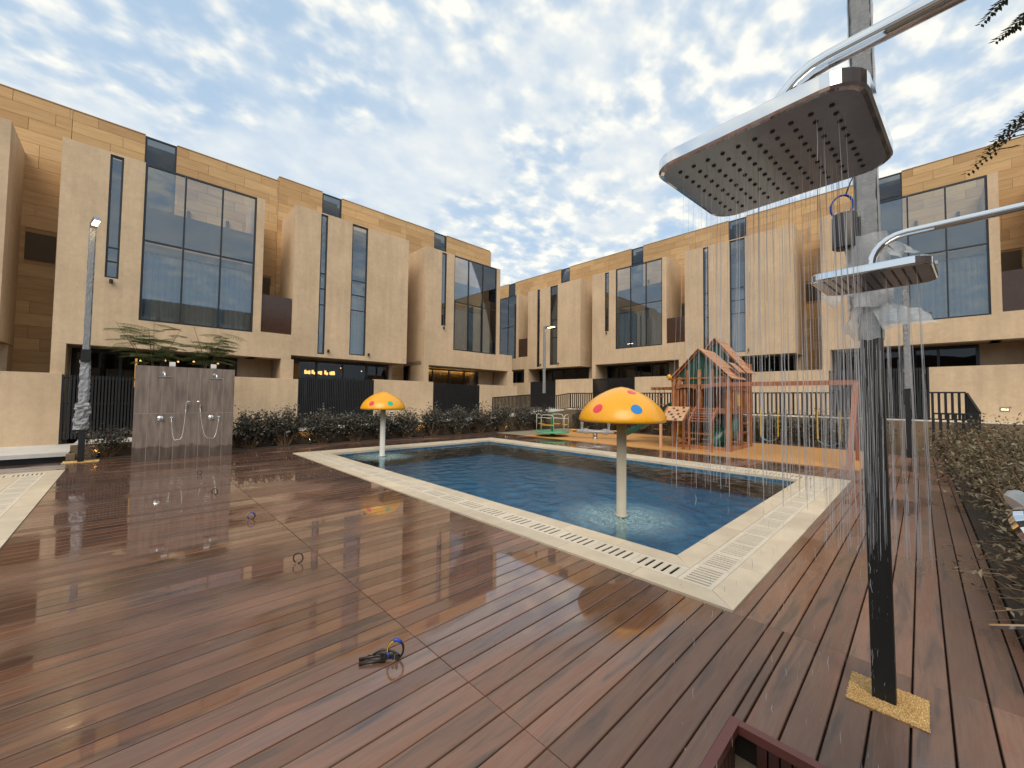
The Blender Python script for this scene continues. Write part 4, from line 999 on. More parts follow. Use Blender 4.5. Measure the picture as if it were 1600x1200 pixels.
# loose torn plastic round the wrap's lower end
ww = MB()
def flap(b, base, dirs, wdt, n, seed, drop):
    vs = []; fs = []
    for i in range(n+1):
        t = i/n
        for j in range(4):
            q = j/3-0.5
            p = Vector(base)+Vector(dirs)*t+Vector((0, 0, -drop*t*t))+Vector((0.25*q*wdt, 0.3*q*wdt, q*wdt*(1-0.6*t)))
            p += Vector((mnoise.noise((t*5+seed, q*6, 1)), mnoise.noise((t*5, q*6+seed, 2)), mnoise.noise((t*5, q*6, seed+3))))*0.03
            vs.append(p)
    for i in range(n):
        for j in range(3): fs.append((i*4+j, (i+1)*4+j, (i+1)*4+j+1, i*4+j+1))
    b.add(vs, fs)
flap(ww, (-0.06, 0.03, 2.42), (-0.01, 0.16, -0.06), 0.22, 8, 3.1, 0.10); flap(ww, (-0.06, -0.03, 2.52), (-0.03, -0.15, 0.02), 0.16, 7, 5.7, 0.05)
flap(ww, (-0.065, -0.02, 2.16), (-0.02, -0.22, -0.02), 0.20, 9, 8.2, 0.03); flap(ww, (-0.062, 0.04, 2.30), (-0.02, 0.05, -0.15), 0.15, 6, 1.4, 0.12)
wrap_tube(ww, 0.062, 2.20, 2.62, 4.4, 0.030)
smooth_auto(ww.build('torn_plastic', 'plastic_wrap', near), 60)
jb = thing('driver_box', 'black electrical box with blue cable loop on the wrapped lamp post', 'box', (3.05, 0.30, 2.57))
bx = MB(); bx.lathe([(0.045, 0), (0.055, 0.008), (0.055, 0.20), (0.045, 0.215)], (0, 0), 24); bx.v = [(x*0.9, y*1.08, z) for x, y, z in bx.v]; smooth_auto(bx.build('housing', 'black_metal', jb))
MB().box(-0.02, 0.04, -0.075, -0.045, 0.05, 0.17).build('clamp', 'black_metal', jb)
for q in range(3):
    lp = [(0.004*q, 0.008+0.052*math.cos(a)+0.003*q, 0.265+0.068*math.sin(a)) for a in [2*math.pi*i/28-math.pi/2 for i in range(29)]]
    MB().tube(lp, 0.0042, 6, False).build('cable', 'cable_blue' if q < 2 else 'rubber', jb, True)
MB().tube([(0, -0.01, 0.33), (0.01, -0.03, 0.40), (0.02, -0.06, 0.47)], 0.004, 6).build('cable', 'rubber', jb, True)
ll, wr = lamp_post((-0.765, 14.13, 0), 'lit lamp post in bunched clear plastic beside the white entrance step', 0.11, 5.75, 1.35, (0.10, -0.62), True, 0.006)
tb = MB(); wrap_tube(tb, 0.075, 0.78, 1.42, 9.3, 0.045, 14); wrap_tube(tb, 0.066, 1.40, 2.45, 2.1, 0.022, 20); tb.v = [(x-0.05*(1.42-z) if z < 1.42 else x, y, z) for x, y, z in tb.v]
tb.build('torn_plastic', 'plastic_wrap', ll); MB().box(-0.085, 0.085, -0.12, -0.06, 2.42, 2.72).build('driver_box', 'black_metal', ll)
lamp_post((17.55, 15.4, 0), 'lit slim lamp post in clear plastic by the merry-go-round', 0.12, 5.85, 2.0, (0.05, -0.72), True, 0.01)
lamp_post((17.3, 0.27, 0), 'lamp post in clear plastic standing beyond the hedge and swings', 0.13, 5.85, 2.12, (0.0, -0.7), False, 0.012)

# ================================================================== CABLES ON THE DECK
def cable_stub(x, y, kind, label):
    T = thing('cable_stub', label, 'cable', (x, y, 0), 0, 'cable ends left in the deck seam')
    r_ = 0.048 if kind == 'bundle' else 0.045; ty = 1.25 if kind == 'bundle' else 1.05
    pts = [(r_*math.cos(a)*0.8, r_*math.cos(a)*-0.6, 0.004+r_*ty+r_*ty*math.sin(a)) for a in [2*math.pi*i/24-math.pi/2 for i in range(23)]]
    MB().tube(pts, 0.006, 8).build('loop', 'cable_black', T, True)
    if kind in ('bundle', 'blue'):
        MB().tube(pts[9:14], 0.0105, 8).build('blue_tape', 'cable_blue', T, True); MB().tube(pts[19:22], 0.0105, 8).build('blue_tape', 'cable_blue', T, True)
        MB().tube([(p[0]+0.008, p[1]+0.006, p[2]) for p in pts[2:10]], 0.004, 6).build('wire', 'cable_red', T, True)
        MB().tube([(p[0]-0.006, p[1]-0.008, p[2]) for p in pts[13:20]], 0.004, 6).build('wire', 'yellow_chain', T, True)
    if kind == 'bundle':
        for i, (a, b_) in enumerate((((-0.02, 0.06, 0.012), (-0.17, 0.145, 0.01)), ((-0.06, 0.02, 0.012), (-0.19, 0.10, 0.01)), ((-0.03, 0.05, 0.03), (-0.12, 0.13, 0.014)))):
            MB().tube([a, ((a[0]+b_[0])/2, (a[1]+b_[1])/2, 0.016), b_], 0.009, 8).build('cable', 'cable_black', T, True)
        for i in range(5):
            MB().box(-0.07+i*0.016, -0.058+i*0.016, 0.055-i*0.02, 0.075-i*0.02, 0.012, 0.045).build('connector', 'rubber', T)
        MB().tube([(-0.10, 0.10, 0.03), (-0.05, 0.08, 0.05), (0.0, 0.03, 0.04), (0.03, -0.01, 0.015)], 0.007, 8).build('cable', 'cable_black', T, True)
    return T
cable_stub(1.265, 2.33, 'bundle', 'tangled black cable bundle with blue taped loop on the deck')
cable_stub(1.265, 4.315, 'loop', 'single plain black cable loop standing on the deck')
cable_stub(1.235, 6.24, 'blue', 'cable loop with blue tape standing further along the deck seam')
cable_stub(1.09, 8.19, 'flat', 'black cable end lying between the blue taped loop and the shower wall')
cable_stub(1.12, 10.4, 'flat', 'black cable loop on the deck closest to the dry shower wall')

# ================================================================== PLAYGROUND
PS = thing('playset', 'wooden playset tower with tan gable roofs, climbing ramp, slides and swing beam', 'playset', (15.3, 5.3, 0)); PS.location = (0, 0, 0)
X0, X1, YA, YB = 14.2, 16.45, 4.40, 6.20
def part(name, mat, fn, parent=PS, smooth=False):
    b = MB(); fn(b); return b.build(name, mat, parent, smooth)
def post(x, y, z0, z1, w=0.15, par=PS, mat='cedar'): return MB().box(x-w/2, x+w/2, y-w/2, y+w/2, z0, z1).build('post', mat, par)
for x, y, z1 in ((X0, YA, 2.45), (X0, YB, 2.45), (X0, 5.32, 2.2), (X1, YA, 3.05), (X1, YB, 3.05), (15.35, YA, 2.6), (15.35, YB, 2.6)): post(x, y, 0 if y != 5.32 else 1.35, z1)
for y in (YA, YB):
    MB().box(X0, X1, y-0.06, y+0.06, 0.0, 0.13).build('base_beam', 'cedar', PS); MB().box(X0, X1, y-0.045, y+0.045, 1.24, 1.42).build('floor_beam', 'cedar', PS)
    MB().box(X0-0.02, X1+0.02, y-0.05, y+0.05, 2.04, 2.16).build('top_beam', 'cedar', PS)
for x in (X0, X1):
    MB().box(x-0.06, x+0.06, YA, YB, 0.002, 0.128).build('base_beam', 'cedar', PS); MB().box(x-0.05, x+0.05, YA, YB, 1.25, 1.43).build('floor_beam', 'cedar', PS)
MB().box(X0+0.05, X1-0.05, YA+0.05, YB-0.05, 1.36, 1.41).build('platform', 'cedar', PS)
# arched front header
def header(b):
    n = 16
    for ya, yb in ((YA+0.05, 5.27), (5.37, YB-0.05)):
        top = [(ya+(yb-ya)*i/n, 2.24) for i in range(n+1)]; bot = [(ya+(yb-ya)*i/n, 2.06+0.07*math.sin(math.pi*i/n)) for i in range(n+1)]
        b.prism(bot+top[::-1], 'x', X0-0.075, X0-0.045)
part('arched_header', 'cedar', header)
# gables
def gable(x, y0, y1, ze, za, back):
    yc = (y0+y1)/2
    MB().prism([(y0+0.1, ze), (y1-0.1, ze), (yc, za-0.06)], 'x', x-0.012, x+0.012).build('gable_panel', 'green_tarp', PS)
    for a, b_ in (((y0-0.08, ze-0.12), (yc, za)), ((y1+0.08, ze-0.12), (yc, za))):
        MB().bar((x-0.04, a[0], a[1]), (x-0.04, b_[0], b_[1]), 0.035, 0.11, up=(1, 0, 0)).build('gable_board', 'cedar', PS)
    MB().box(x-0.05, x-0.015, y0, y1, ze-0.04, ze+0.02).build('gable_rail', 'cedar', PS)
gable(X0, YA, YB, 2.46, 3.42, False); gable(15.75, YA-0.0, YB, 2.75, 3.95, True)
for yy in (4.62, 4.9, 5.32, 5.72, 6.0):
    MB().box(X0-0.045, X0-0.015, yy-0.065, yy+0.065, 2.16, 2.75 if abs(yy-5.3) < 0.5 else 2.5).build('gable_stud', 'cedar', PS)
MB().box(X0-0.012, X0+0.012, YA+0.3, YB-0.3, 2.24, 2.47).build('gable_panel', 'green_tarp', PS)
# roofs: planks laid along x
def roof(xa, xb, y0, y1, ze, za, over):
    yc = (y0+y1)/2
    for sgn, ye in ((-1, y0-over), (1, y1+over)):
        n = 8
        for i in range(n):
            t0, t1 = i/n, (i+1)/n
            pa = Vector((0, ye+(yc-ye)*t0, ze+(za-ze)*t0)); pb = Vector((0, ye+(yc-ye)*t1, ze+(za-ze)*t1)); d = pb-pa; nn = Vector((0, -d.z, d.y)).normalized()*(1 if d.y > 0 else -1)
            if nn.z < 0: nn = -nn
            a, b_, th = pa-d*0.08, pb, 0.022
            q = [(a+nn*0.012), (b_+nn*0.0), (b_+nn*th), (a+nn*(0.012+th))]
            MB().prism([(p.y, p.z) for p in q], 'x', xa-random.uniform(0, 0.01), xb+random.uniform(0, 0.01)).build('roof_plank', 'roof_tan', PS)
roof(X0-0.16, 15.5, YA, YB, 2.40, 3.46, 0.14); roof(15.55, X1+0.16, YA, YB, 2.66, 4.0, 0.16)
# dormer-like flap on the side
MB().prism([(4.22, 2.62), (4.55, 2.98), (4.55, 3.0), (4.20, 2.66)], 'x', 14.75, 15.3).build('roof_flap', 'roof_tan', PS)
# rails with slats
for y in (YA, YB):
    MB().box(X0+0.06, X1-0.06, y-0.02, y+0.02, 1.98, 2.04).build('hand_rail', 'cedar', PS)
    for i in range(9): MB().box(X0+0.13+i*0.235, X0+0.29+i*0.235, y-0.012, y+0.012, 1.43, 1.98).build('slat', 'cedar', PS)
for i in range(8): MB().box(X1-0.012, X1+0.012, YA+0.10+i*0.205, YA+0.26+i*0.205, 1.43, 2.3).build('slat', 'cedar', PS)
for i in range(3): MB().box(X0-0.02, X0+0.012, YB-0.16-i*0.13, YB-0.08-i*0.13, 1.43, 2.06).build('slat', 'cedar', PS)
for z in (0.52, 0.86):
    MB().box(15.35, X1, YA-0.02, YA+0.02, z, z+0.07).build('side_rail', 'cedar', PS)
# climbing ramp with green holds, ladder ramp
def ramp_pt(t, y): return Vector((X0-0.06-0.62*t, y, 1.43-0.47*t))
for i in range(6):
    a, b_ = ramp_pt(i/6, 0), ramp_pt((i+1)/6, 0); d = (b_-a); nn = Vector((-d.z, 0, d.x)).normalized(); nn = nn if nn.z > 0 else -nn
    q = [a, b_-d*0.04, b_-d*0.04+nn*0.025, a+nn*0.025]
    MB().prism([(p.x, p.z) for p in q], 'y', 5.62, 6.38).build('ramp_plank', 'ramp_tan', PS)
rgp = random.Random(11)
for i, (t, q) in enumerate(((0.1, 0.25), (0.15, 0.7), (0.3, 0.48), (0.36, 0.15), (0.42, 0.82), (0.55, 0.35), (0.6, 0.65), (0.74, 0.2), (0.78, 0.5), (0.82, 0.85), (0.93, 0.35))):
    p = ramp_pt(t, 5.62+0.76*q); b = MB().lathe([(0.055, 0.015), (0.06, 0.035), (0.035, 0.055), (0.01, 0.06)], (0, 0), 9)
    b.v = [(p.x+x*1.1, p.y+y*0.8, p.z+z) for x, y, z in b.v]; b.build('climbing_hold', 'green_plastic', PS, True)
for y in (5.60, 6.40): MB().bar(ramp_pt(0, y), ramp_pt(1, y), 0.04, 0.10).build('ramp_side', 'cedar', PS)
for y in (5.60, 6.40): MB().box(X0-0.70, X0-0.63, y-0.035, y+0.035, 0.0, 0.97).build('ramp_leg', 'cedar' if y < 6 else 'ramp_tan', PS)
for y in (4.72, 5.42): MB().bar(ramp_pt(0, y), ramp_pt(1, y), 0.04, 0.09).build('ladder_side', 'beam_red', PS)
for i in range(6): p = ramp_pt(0.08+i*0.17, 0); MB().box(p.x-0.03, p.x+0.03, 4.72, 5.42, p.z-0.015, p.z+0.015).build('ladder_rung', 'beam_red', PS)
for y in (4.72, 5.42): MB().box(X0-0.68, X0-0.62, y-0.025, y+0.025, 0, 0.96).build('ladder_leg', 'cedar', PS)
# lower play counter and seat
MB().box(X0+0.1, X0+0.5, 5.0, YB-0.1, 0.50, 0.54).build('counter', 'cedar', PS); MB().bar((X0, YB-0.1, 0.13), (X0, YB-0.55, 0.42), 0.05, 0.08, up=(1, 0, 0)).build('brace', 'cedar', PS); MB().bar((X0, YB-0.55, 0.13), (X0, YB-0.1, 0.42), 0.05, 0.08, up=(1, 0, 0)).build('brace', 'cedar', PS)
# tube slide curling under the platform
pts = []
for i in range(22):
    t = i/21; a = R(20+150*t); pts.append((15.2+0.35*math.cos(a)-0.35*t, 5.0-0.75*math.sin(a)*0.6+0.1, 1.22-1.0*t))
MB().tube(pts, 0.30, 18, False).build('tube_slide', 'green_plastic', PS, True)
# open slides running off to the side of the mushroom fountain
def slide(p0, p1, w, name='slide', wave=0.10):
    p0, p1 = Vector(p0), Vector(p1); d = p1-p0; side = Vector((-d.y, d.x, 0)).normalized(); n = 24; vs = []; fs = []
    sec = [(-0.5, 0.16), (-0.46, 0.17), (-0.42, 0.02), (0, 0), (0.42, 0.02), (0.46, 0.17), (0.5, 0.16), (0.45, -0.05), (-0.45, -0.05)]
    for i in range(n+1):
        t = i/n; p = p0+d*t; p.z = p0.z+(p1.z-p0.z)*(t+wave*math.sin(2*math.pi*t*1.5)*(1-t))
        for q, h in sec: vs.append(p+side*(q*w)+Vector((0, 0, h)))
    m_ = len(sec)
    for i in range(n):
        for k in range(m_): fs.append((i*m_+k, (i+1)*m_+k, (i+1)*m_+(k+1) % m_, i*m_+(k+1) % m_))
    b = MB(); b.add(vs, fs); return smooth_auto(b.build(name, 'green_plastic', PS), 50)
slide((15.2, 6.25, 1.42), (14.2, 8.5, 0.14), 0.62); slide((16.1, 6.25, 1.95), (16.2, 8.6, 0.45), 0.62, wave=0.03)
# short outrigger beam with trapeze and rope ladder
MB().box(X0+0.3, X0+0.42, 6.2, 7.25, 2.06, 2.17).build('outrigger', 'cedar', PS)
for yy in (6.75, 6.92, 7.1):
    MB().tube([(X0+0.36, yy, 0.55 if yy != 6.92 else 0.3), (X0+0.36, yy, 2.06)], 0.010, 6).build('rope', 'rubber', PS); MB().lathe([(0.03, 2.10), (0.03, 2.13)], (X0+0.29, yy), 10).build('bolt', 'black_metal', PS)
for z in (0.55, 0.9, 1.2, 1.5, 1.8): MB().box(X0+0.33, X0+0.39, 6.70, 7.15, z, z+0.03).build('rope_rung', 'beam_red', PS)
# yellow extras
b = MB().tube([(X0-0.1, YB+0.05, 2.42), (X0-0.25, YB+0.12, 2.55)], [0.05, 0.08], 12); b.build('telescope', 'yellow_plastic', PS, True)
MB().box(15.0, 15.35, YA-0.035, YA-0.012, 1.5, 1.9).build('game_panel', 'yellow_chain', PS)
MB().box(14.6, 14.95, 6.22, 6.5, 0.35, 0.78).build('bucket', 'yellow_plastic', PS)
# swing beam and end frame
XS = 14.05
MB().bar((XS, 4.9, 2.21), (XS, 1.13, 2.21), 0.10, 0.13).build('swing_beam', 'beam_red', PS)
MB().bar((XS, 1.20, 2.2), (12.98, 1.28, 0.0), 0.11, 0.11).build('swing_leg', 'beam_red', PS); MB().bar((XS, 1.20, 2.2), (15.1, 1.28, 0.0), 0.11, 0.11).build('swing_leg', 'beam_red', PS)
MB().bar((13.5, 1.25, 1.05), (14.62, 1.25, 1.05), 0.05, 0.09).build('swing_brace', 'beam_red', PS)
for ya, yb in ((3.45, 3.0), (2.05, 1.55)):
    for y in (ya, yb):
        MB().tube([(XS, y, 2.15), (XS, y, 1.45)], 0.008, 6).build('swing_chain', 'steel', PS); MB().tube([(XS, y, 1.45), (XS, y, 0.62)], 0.016, 6).build('swing_chain', 'yellow_chain', PS)
    sp = [(XS, ya+(yb-ya)*i/10, 0.60-0.13*math.sin(math.pi*i/10)) for i in range(11)]
    bs = MB(); bs.add([(x-0.07, y, z) for x, y, z in sp]+[(x+0.07, y, z) for x, y, z in sp]+[(x-0.07, y, z-0.018) for x, y, z in sp]+[(x+0.07, y, z-0.018) for x, y, z in sp],
        [(i, i+1, 12+i, 11+i) for i in range(10)]+[(23+i, 22+i, 33+i, 34+i) for i in range(10)]+[(i+1, i, 22+i, 23+i) for i in range(10)]+[(11+i, 12+i, 34+i, 33+i) for i in range(10)])
    bs.build('swing_seat', 'seat_teal', PS, True)

# merry-go-round
MG = thing('merry_go_round', 'mint green merry-go-round with white hoop rails and yellow seats', 'merry-go-round', (13.75, 11.55, 0.014))
MB().lathe([(0.16, 0), (0.10, 0.09), (0.10, 0.12)], (0, 0), 20).build('base', 'green_paint', MG, True)
smooth_auto(MB().lathe([(0.12, 0.10), (0.70, 0.15), (0.76, 0.165), (0.76, 0.205), (0.74, 0.21), (0.02, 0.21)], (0, 0), 40).build('disc', 'mint_plastic', MG))
MB().lathe([(0.055, 0.21), (0.055, 0.88), (0.075, 0.90), (0.075, 0.95), (0.03, 0.985)], (0, 0), 18).build('hub', 'green_paint', MG, True)
for k in range(4):
    a = R(20+90*k); c, s_ = math.cos(a), math.sin(a); dl = 0.42
    pts = []
    for t in (-1, -1, -0.92, -0.7, 0, 0.7, 0.92, 1, 1):
        aa = a+dl*t; pts.append((0.71*math.cos(aa), 0.71*math.sin(aa), 0))
    zs = (0.21, 0.80, 0.90, 0.95, 0.96, 0.95, 0.90, 0.80, 0.21)
    hp = MB().tube([(p[0], p[1], z) for p, z in zip(pts, zs)], 0.014, 8).build('hoop', 'white_paint', MG, True)
    MB().tube([(0.05*c, 0.05*s_, 0.80), (0.71*c, 0.71*s_, 0.80)], 0.012, 8).build('spoke', 'white_paint', MG)
    b = MB()
    seg = [(a+dl*(i/8*2-1)) for i in range(9)]
    b.add([(r_*math.cos(q), r_*math.sin(q), z) for z in (0.50, 0.53) for r_ in (0.50, 0.68) for q in seg], [(18+i, 19+i, 28+i, 27+i) for i in range(8)]+[(1+i, i, 9+i, 10+i) for i in range(8)]+[(9+i, 27+i, 28+i, 10+i) for i in range(8)]+[(i, i+1, 19+i, 18+i) for i in range(8)])
    b.build('seat', 'yellow_plastic', MG)

# spring seesaw wrapped in plastic
SS = thing('seesaw', 'spring seesaw wrapped in clear plastic with yellow seats', 'seesaw', (14.3, 9.65, 0.014), R(-62))
MB().lathe([(0.14, 0), (0.14, 0.02), (0.085, 0.03), (0.085, 0.10), (0.10, 0.11), (0.085, 0.13), (0.10, 0.15), (0.085, 0.17), (0.10, 0.19), (0.07, 0.22)], (0, 0), 16).build('spring', 'steel', SS, True)
MB().tube([(-0.95, 0, 0.30), (0.95, 0, 0.26)], 0.05, 12).build('beam', 'steel', SS, True)
for sgn in (-1, 1):
    smooth_auto(MB().lathe([(0.02, 0.30), (0.16, 0.31), (0.19, 0.35), (0.15, 0.36), (0.10, 0.33), (0.01, 0.325)], (0.92*sgn, 0), 16).build('seat', 'yellow_plastic', SS))
    MB().tube([(0.55*sgn, 0, 0.3), (0.56*sgn, 0, 0.62)], 0.018, 8).build('handle', 'steel', SS); MB().tube([(0.56*sgn, -0.14, 0.62), (0.56*sgn, 0.14, 0.62)], 0.016, 8).build('handle_bar', 'steel', SS)
wb = MB(); wb2 = []
for i in range(15):
    t = i/14; x = -0.8+1.6*t
    wb2.append((x, 0.0, 0.29))
rr = [0.075+0.035*abs(mnoise.noise((i*1.3, 2, 3)))+(0.05 if i in (3, 4, 10, 11) else 0) for i in range(15)]
wb.tube(wb2, rr, 12).build('plastic_wrap', 'plastic_wrap', SS)
for sgn in (-1, 1): MB().tube([(0.55*sgn, 0, 0.32), (0.56*sgn, 0.01, 0.45), (0.56*sgn, 0, 0.68)], [0.06, 0.05, 0.075], 10).build('plastic_wrap', 'plastic_wrap', SS)

# ================================================================== PLANTS
def leaf_geo(p, d, up, ln, wd, fold=0.25):
    d = d.normalized(); s_ = d.cross(up)
    if s_.length < 1e-3: s_ = Vector((1, 0, 0))
    s_.normalize(); u = s_.cross(d)
    m1 = p+d*(ln*0.45)
    return [p, m1+s_*(wd*0.5)+u*(fold*wd), p+d*ln, m1-s_*(wd*0.5)+u*(fold*wd), m1], [(0, 1, 4), (1, 2, 4), (2, 3, 4), (3, 0, 4)]
def shrub(loc, label, group, rad, hgt, nst, nleaf, ll, lw, lm, sm, seed, squash=1.0, low=0.35, cat='shrub', rz=0):
    rg = random.Random(seed); T = thing('shrub', label, cat, loc, rz, group)
    st = MB(); lf = MB()
    tips = []
    for k in range(nst):
        a = rg.uniform(0, 6.28); rr = rad*math.sqrt(rg.random()); hx, hy = rr*math.cos(a), rr*math.sin(a)*squash
        hz = hgt*rg.uniform(0.55, 1.0)*(1-0.35*(rr/rad)**2)
        b0 = Vector((hx*0.25, hy*0.25, 0)); tip = Vector((hx, hy, hz)); mid = b0.lerp(tip, 0.5)+Vector((rg.uniform(-1, 1), rg.uniform(-1, 1), 0.3))*0.06*hgt
        pts = [b0, mid, tip]; st.tube(pts, [0.011*hgt, 0.007*hgt, 0.003*hgt], 5, False); tips.append(pts)
    for i in range(nleaf):
        b0, mid, tip = rg.choice(tips); t = low+(1-low)*rg.random()**0.75
        p = b0.lerp(mid, t*2) if t < 0.5 else mid.lerp(tip, t*2-1)
        p = p+Vector((rg.gauss(0, 1), rg.gauss(0, 1)*squash, rg.gauss(0, 0.8)))*0.10*rad/0.5
        if p.z < 0.03: p.z = 0.03+rg.random()*0.1
        d = Vector((rg.gauss(0, 1), rg.gauss(0, 1), rg.gauss(0.25, 0.7)))
        sc = rg.uniform(0.6, 1.25); v, f = leaf_geo(p, d, Vector((rg.uniform(-0.4, 0.4), rg.uniform(-0.4, 0.4), 1)), ll*sc, lw*sc); lf.add(v, f)
    st.build('stems', sm, T); o = lf.build('foliage', lm, T); struct(o, 'stuff')
    return T
GL = 'dark shrubs along the low brown wall'
LP = [(-0.35, 0.5, 'thin dark shrub beside the lit lamp post in plastic', 0.85), (2.75, 0.62, 'dark shrub right beside the tiled shower wall', 1.12), (3.75, 0.6, 'dark shrub before the plain garden wall next to the shower wall', 1.22),
      (4.95, 0.62, 'dark shrub over the uplight in front of the chandelier gate', 1.08), (6.1, 0.6, 'dark shrub in the middle of the chandelier gate', 1.12), (7.15, 0.55, 'dark shrub behind the far mushroom pole', 1.05),
      (8.25, 0.6, 'dark shrub under the small step light', 1.12), (9.5, 0.62, 'dark shrub beside the middle uplight below the villa recess', 1.25), (10.8, 0.62, 'dark shrub at the near post of the curtain gate', 1.18),
      (12.1, 0.66, 'dark shrub in front of the slats below the warm curtains', 1.28), (13.5, 0.68, 'dark shrub where the stair railing starts', 1.30), (15.0, 0.7, 'dark shrub below the sloping stair railing', 1.35), (16.4, 0.65, 'dark shrub at the planting corner near the lamp', 1.25)]
for i, (x, r_, lab, h_) in enumerate(LP):
    shrub((x, 14.62, 0.02), lab, GL, r_*1.05, h_*1.12, 34, 2300 if i else 500, 0.095, 0.060, 'leaf_dark', 'twig', 100+i, 0.5, 0.33)
GR = 'dark shrubs behind the play area'
for i, (y, lab) in enumerate(((13.2, 'dark shrub beside the merry-go-round under the flat railing'), (11.6, 'dark shrub behind the wrapped seesaw'), (10.0, 'dark shrub behind the big mushroom cap'), (8.4, 'dark shrub behind the open slides'),
        (6.9, 'dark shrub behind the rope ladder'), (5.3, 'dark shrub seen through the playset legs'), (3.9, 'bare twiggy shrub just past the playset tower'), (2.7, 'dark shrub behind the first swing'), (1.6, 'dark shrub behind the swing end frame'))):
    shrub((18.42, y, 0.03), lab, GR, 0.85, 1.38, 36, 1700, 0.10, 0.060, 'leaf_dark', 'twig', 200+i, 0.5, 0.3, 'shrub', R(90))
GH = 'olive brown shrubs of the hedge'
HX = [(3.7, -1.15, 'olive brown hedge shrub reaching over the deck by the running shower', 0.62, 1.0), (4.7, -1.05, 'olive brown hedge shrub with bare twigs poking over the deck edge', 0.74, 1.2), (5.9, -1.05, 'dense olive brown hedge shrub behind the twiggy one', 0.86, 1.35),
      (7.2, -1.1, 'dense olive brown hedge shrub past the nearest twigs', 0.90, 1.42), (8.6, -1.1, 'dense hedge shrub midway to the ring lights', 0.92, 1.42), (10.1, -1.1, 'dense hedge shrub before the ring lights', 0.95, 1.40), (11.7, -1.05, 'dense hedge shrub level with the pool end', 0.95, 1.35),
      (13.4, -0.95, 'hedge shrub beside the nearer ring light', 0.92, 1.28), (15.1, -0.8, 'hedge shrub between ring light and low railing', 0.85, 1.15), (6.6, -2.1, 'outer hedge shrub on the side away from the deck', 1.0, 1.35), (9.2, -2.2, 'outer hedge shrub in front of the lit step light', 1.0, 1.35)]
for i, (x, y, lab, r_, h_) in enumerate(HX):
    shrub((x, y, 0.0), lab, GH, r_, h_, 40, 5200 if i < 4 else 3400, 0.060 if i < 3 else 0.07, 0.026 if i < 3 else 0.032, 'leaf_hedge', 'twig', 300+i, 0.85, 0.22)
# bare twigs with a few leaves leaning over the deck
rg = random.Random(77); tw = thing('twig_spray', 'loose bare twigs with few pale leaves leaning over the deck', 'twig', (4.3, -0.62, 0.0))
stx = MB(); lfx = MB()
for k in range(34):
    a = Vector((rg.uniform(-0.5, 1.9), rg.uniform(-0.35, 0.0), rg.uniform(0.02, 0.35))); d = Vector((rg.uniform(-0.6, 0.35), rg.uniform(0.15, 0.75), rg.uniform(-0.05, 0.30))).normalized(); ln = rg.uniform(0.35, 0.85)
    b_ = a+d*ln*0.5+Vector((0, 0, 0.05)); c_ = a+d*ln; c_.z = max(0.02, c_.z-0.08)
    stx.tube([a, b_, c_], [0.0055, 0.004, 0.0018], 5, False)
    for q in range(rg.randint(2, 7)):
        t = rg.uniform(0.4, 1); p = b_.lerp(c_, t*2-1) if t > 0.5 else a.lerp(b_, t*2); v, f = leaf_geo(p, Vector((rg.gauss(0, 1), rg.gauss(0.3, 1), rg.gauss(0, 0.5))), Vector((0, 0, 1)), rg.uniform(0.03, 0.06), rg.uniform(0.014, 0.026)); lfx.add(v, f)
stx.build('stems', 'twig', tw); struct(lfx.build('foliage', 'leaf_hedge', tw), 'stuff')

def frond(lf, st, p0, p1, sag, n, ll, lw, rg, rach=0.0025):
    """bipinnate frond: rachis p0-p1 with paired pinnae carrying leaflets"""
    p0, p1 = Vector(p0), Vector(p1); d = p1-p0; L_ = d.length; side = d.cross(Vector((0, 0, 1))).normalized()
    pts = [p0+d*t+Vector((0, 0, -sag*t*t)) for t in (0, 0.25, 0.5, 0.75, 1)]
    st.tube(pts, [rach*1.6, rach*1.4, rach*1.2, rach, rach*0.6], 4, False)
    for i in range(n):
        t = 0.15+0.85*i/(n-1); p = p0+d*t+Vector((0, 0, -sag*t*t))
        for sg in (-1, 1):
            pl = L_*0.36*(1-0.55*abs(t-0.45)); q = p+side*(sg*pl)+d.normalized()*(pl*0.45)+Vector((0, 0, -pl*0.25)); e = q-p
            m_ = 7
            for j in range(m_):
                b_ = p+e*((j+0.7)/m_); es = e.normalized(); o2 = es.cross(Vector((0, 0, 1))).normalized()
                for s2 in (-1, 1):
                    v, f = leaf_geo(b_, o2*s2+es*0.45+Vector((0, 0, rg.uniform(-0.25, 0.1))), Vector((0, 0, 1)), ll*rg.uniform(0.8, 1.2), lw, 0.05); lf.add([v[0], v[1], v[2], v[3]], [(0, 1, 2, 3)])
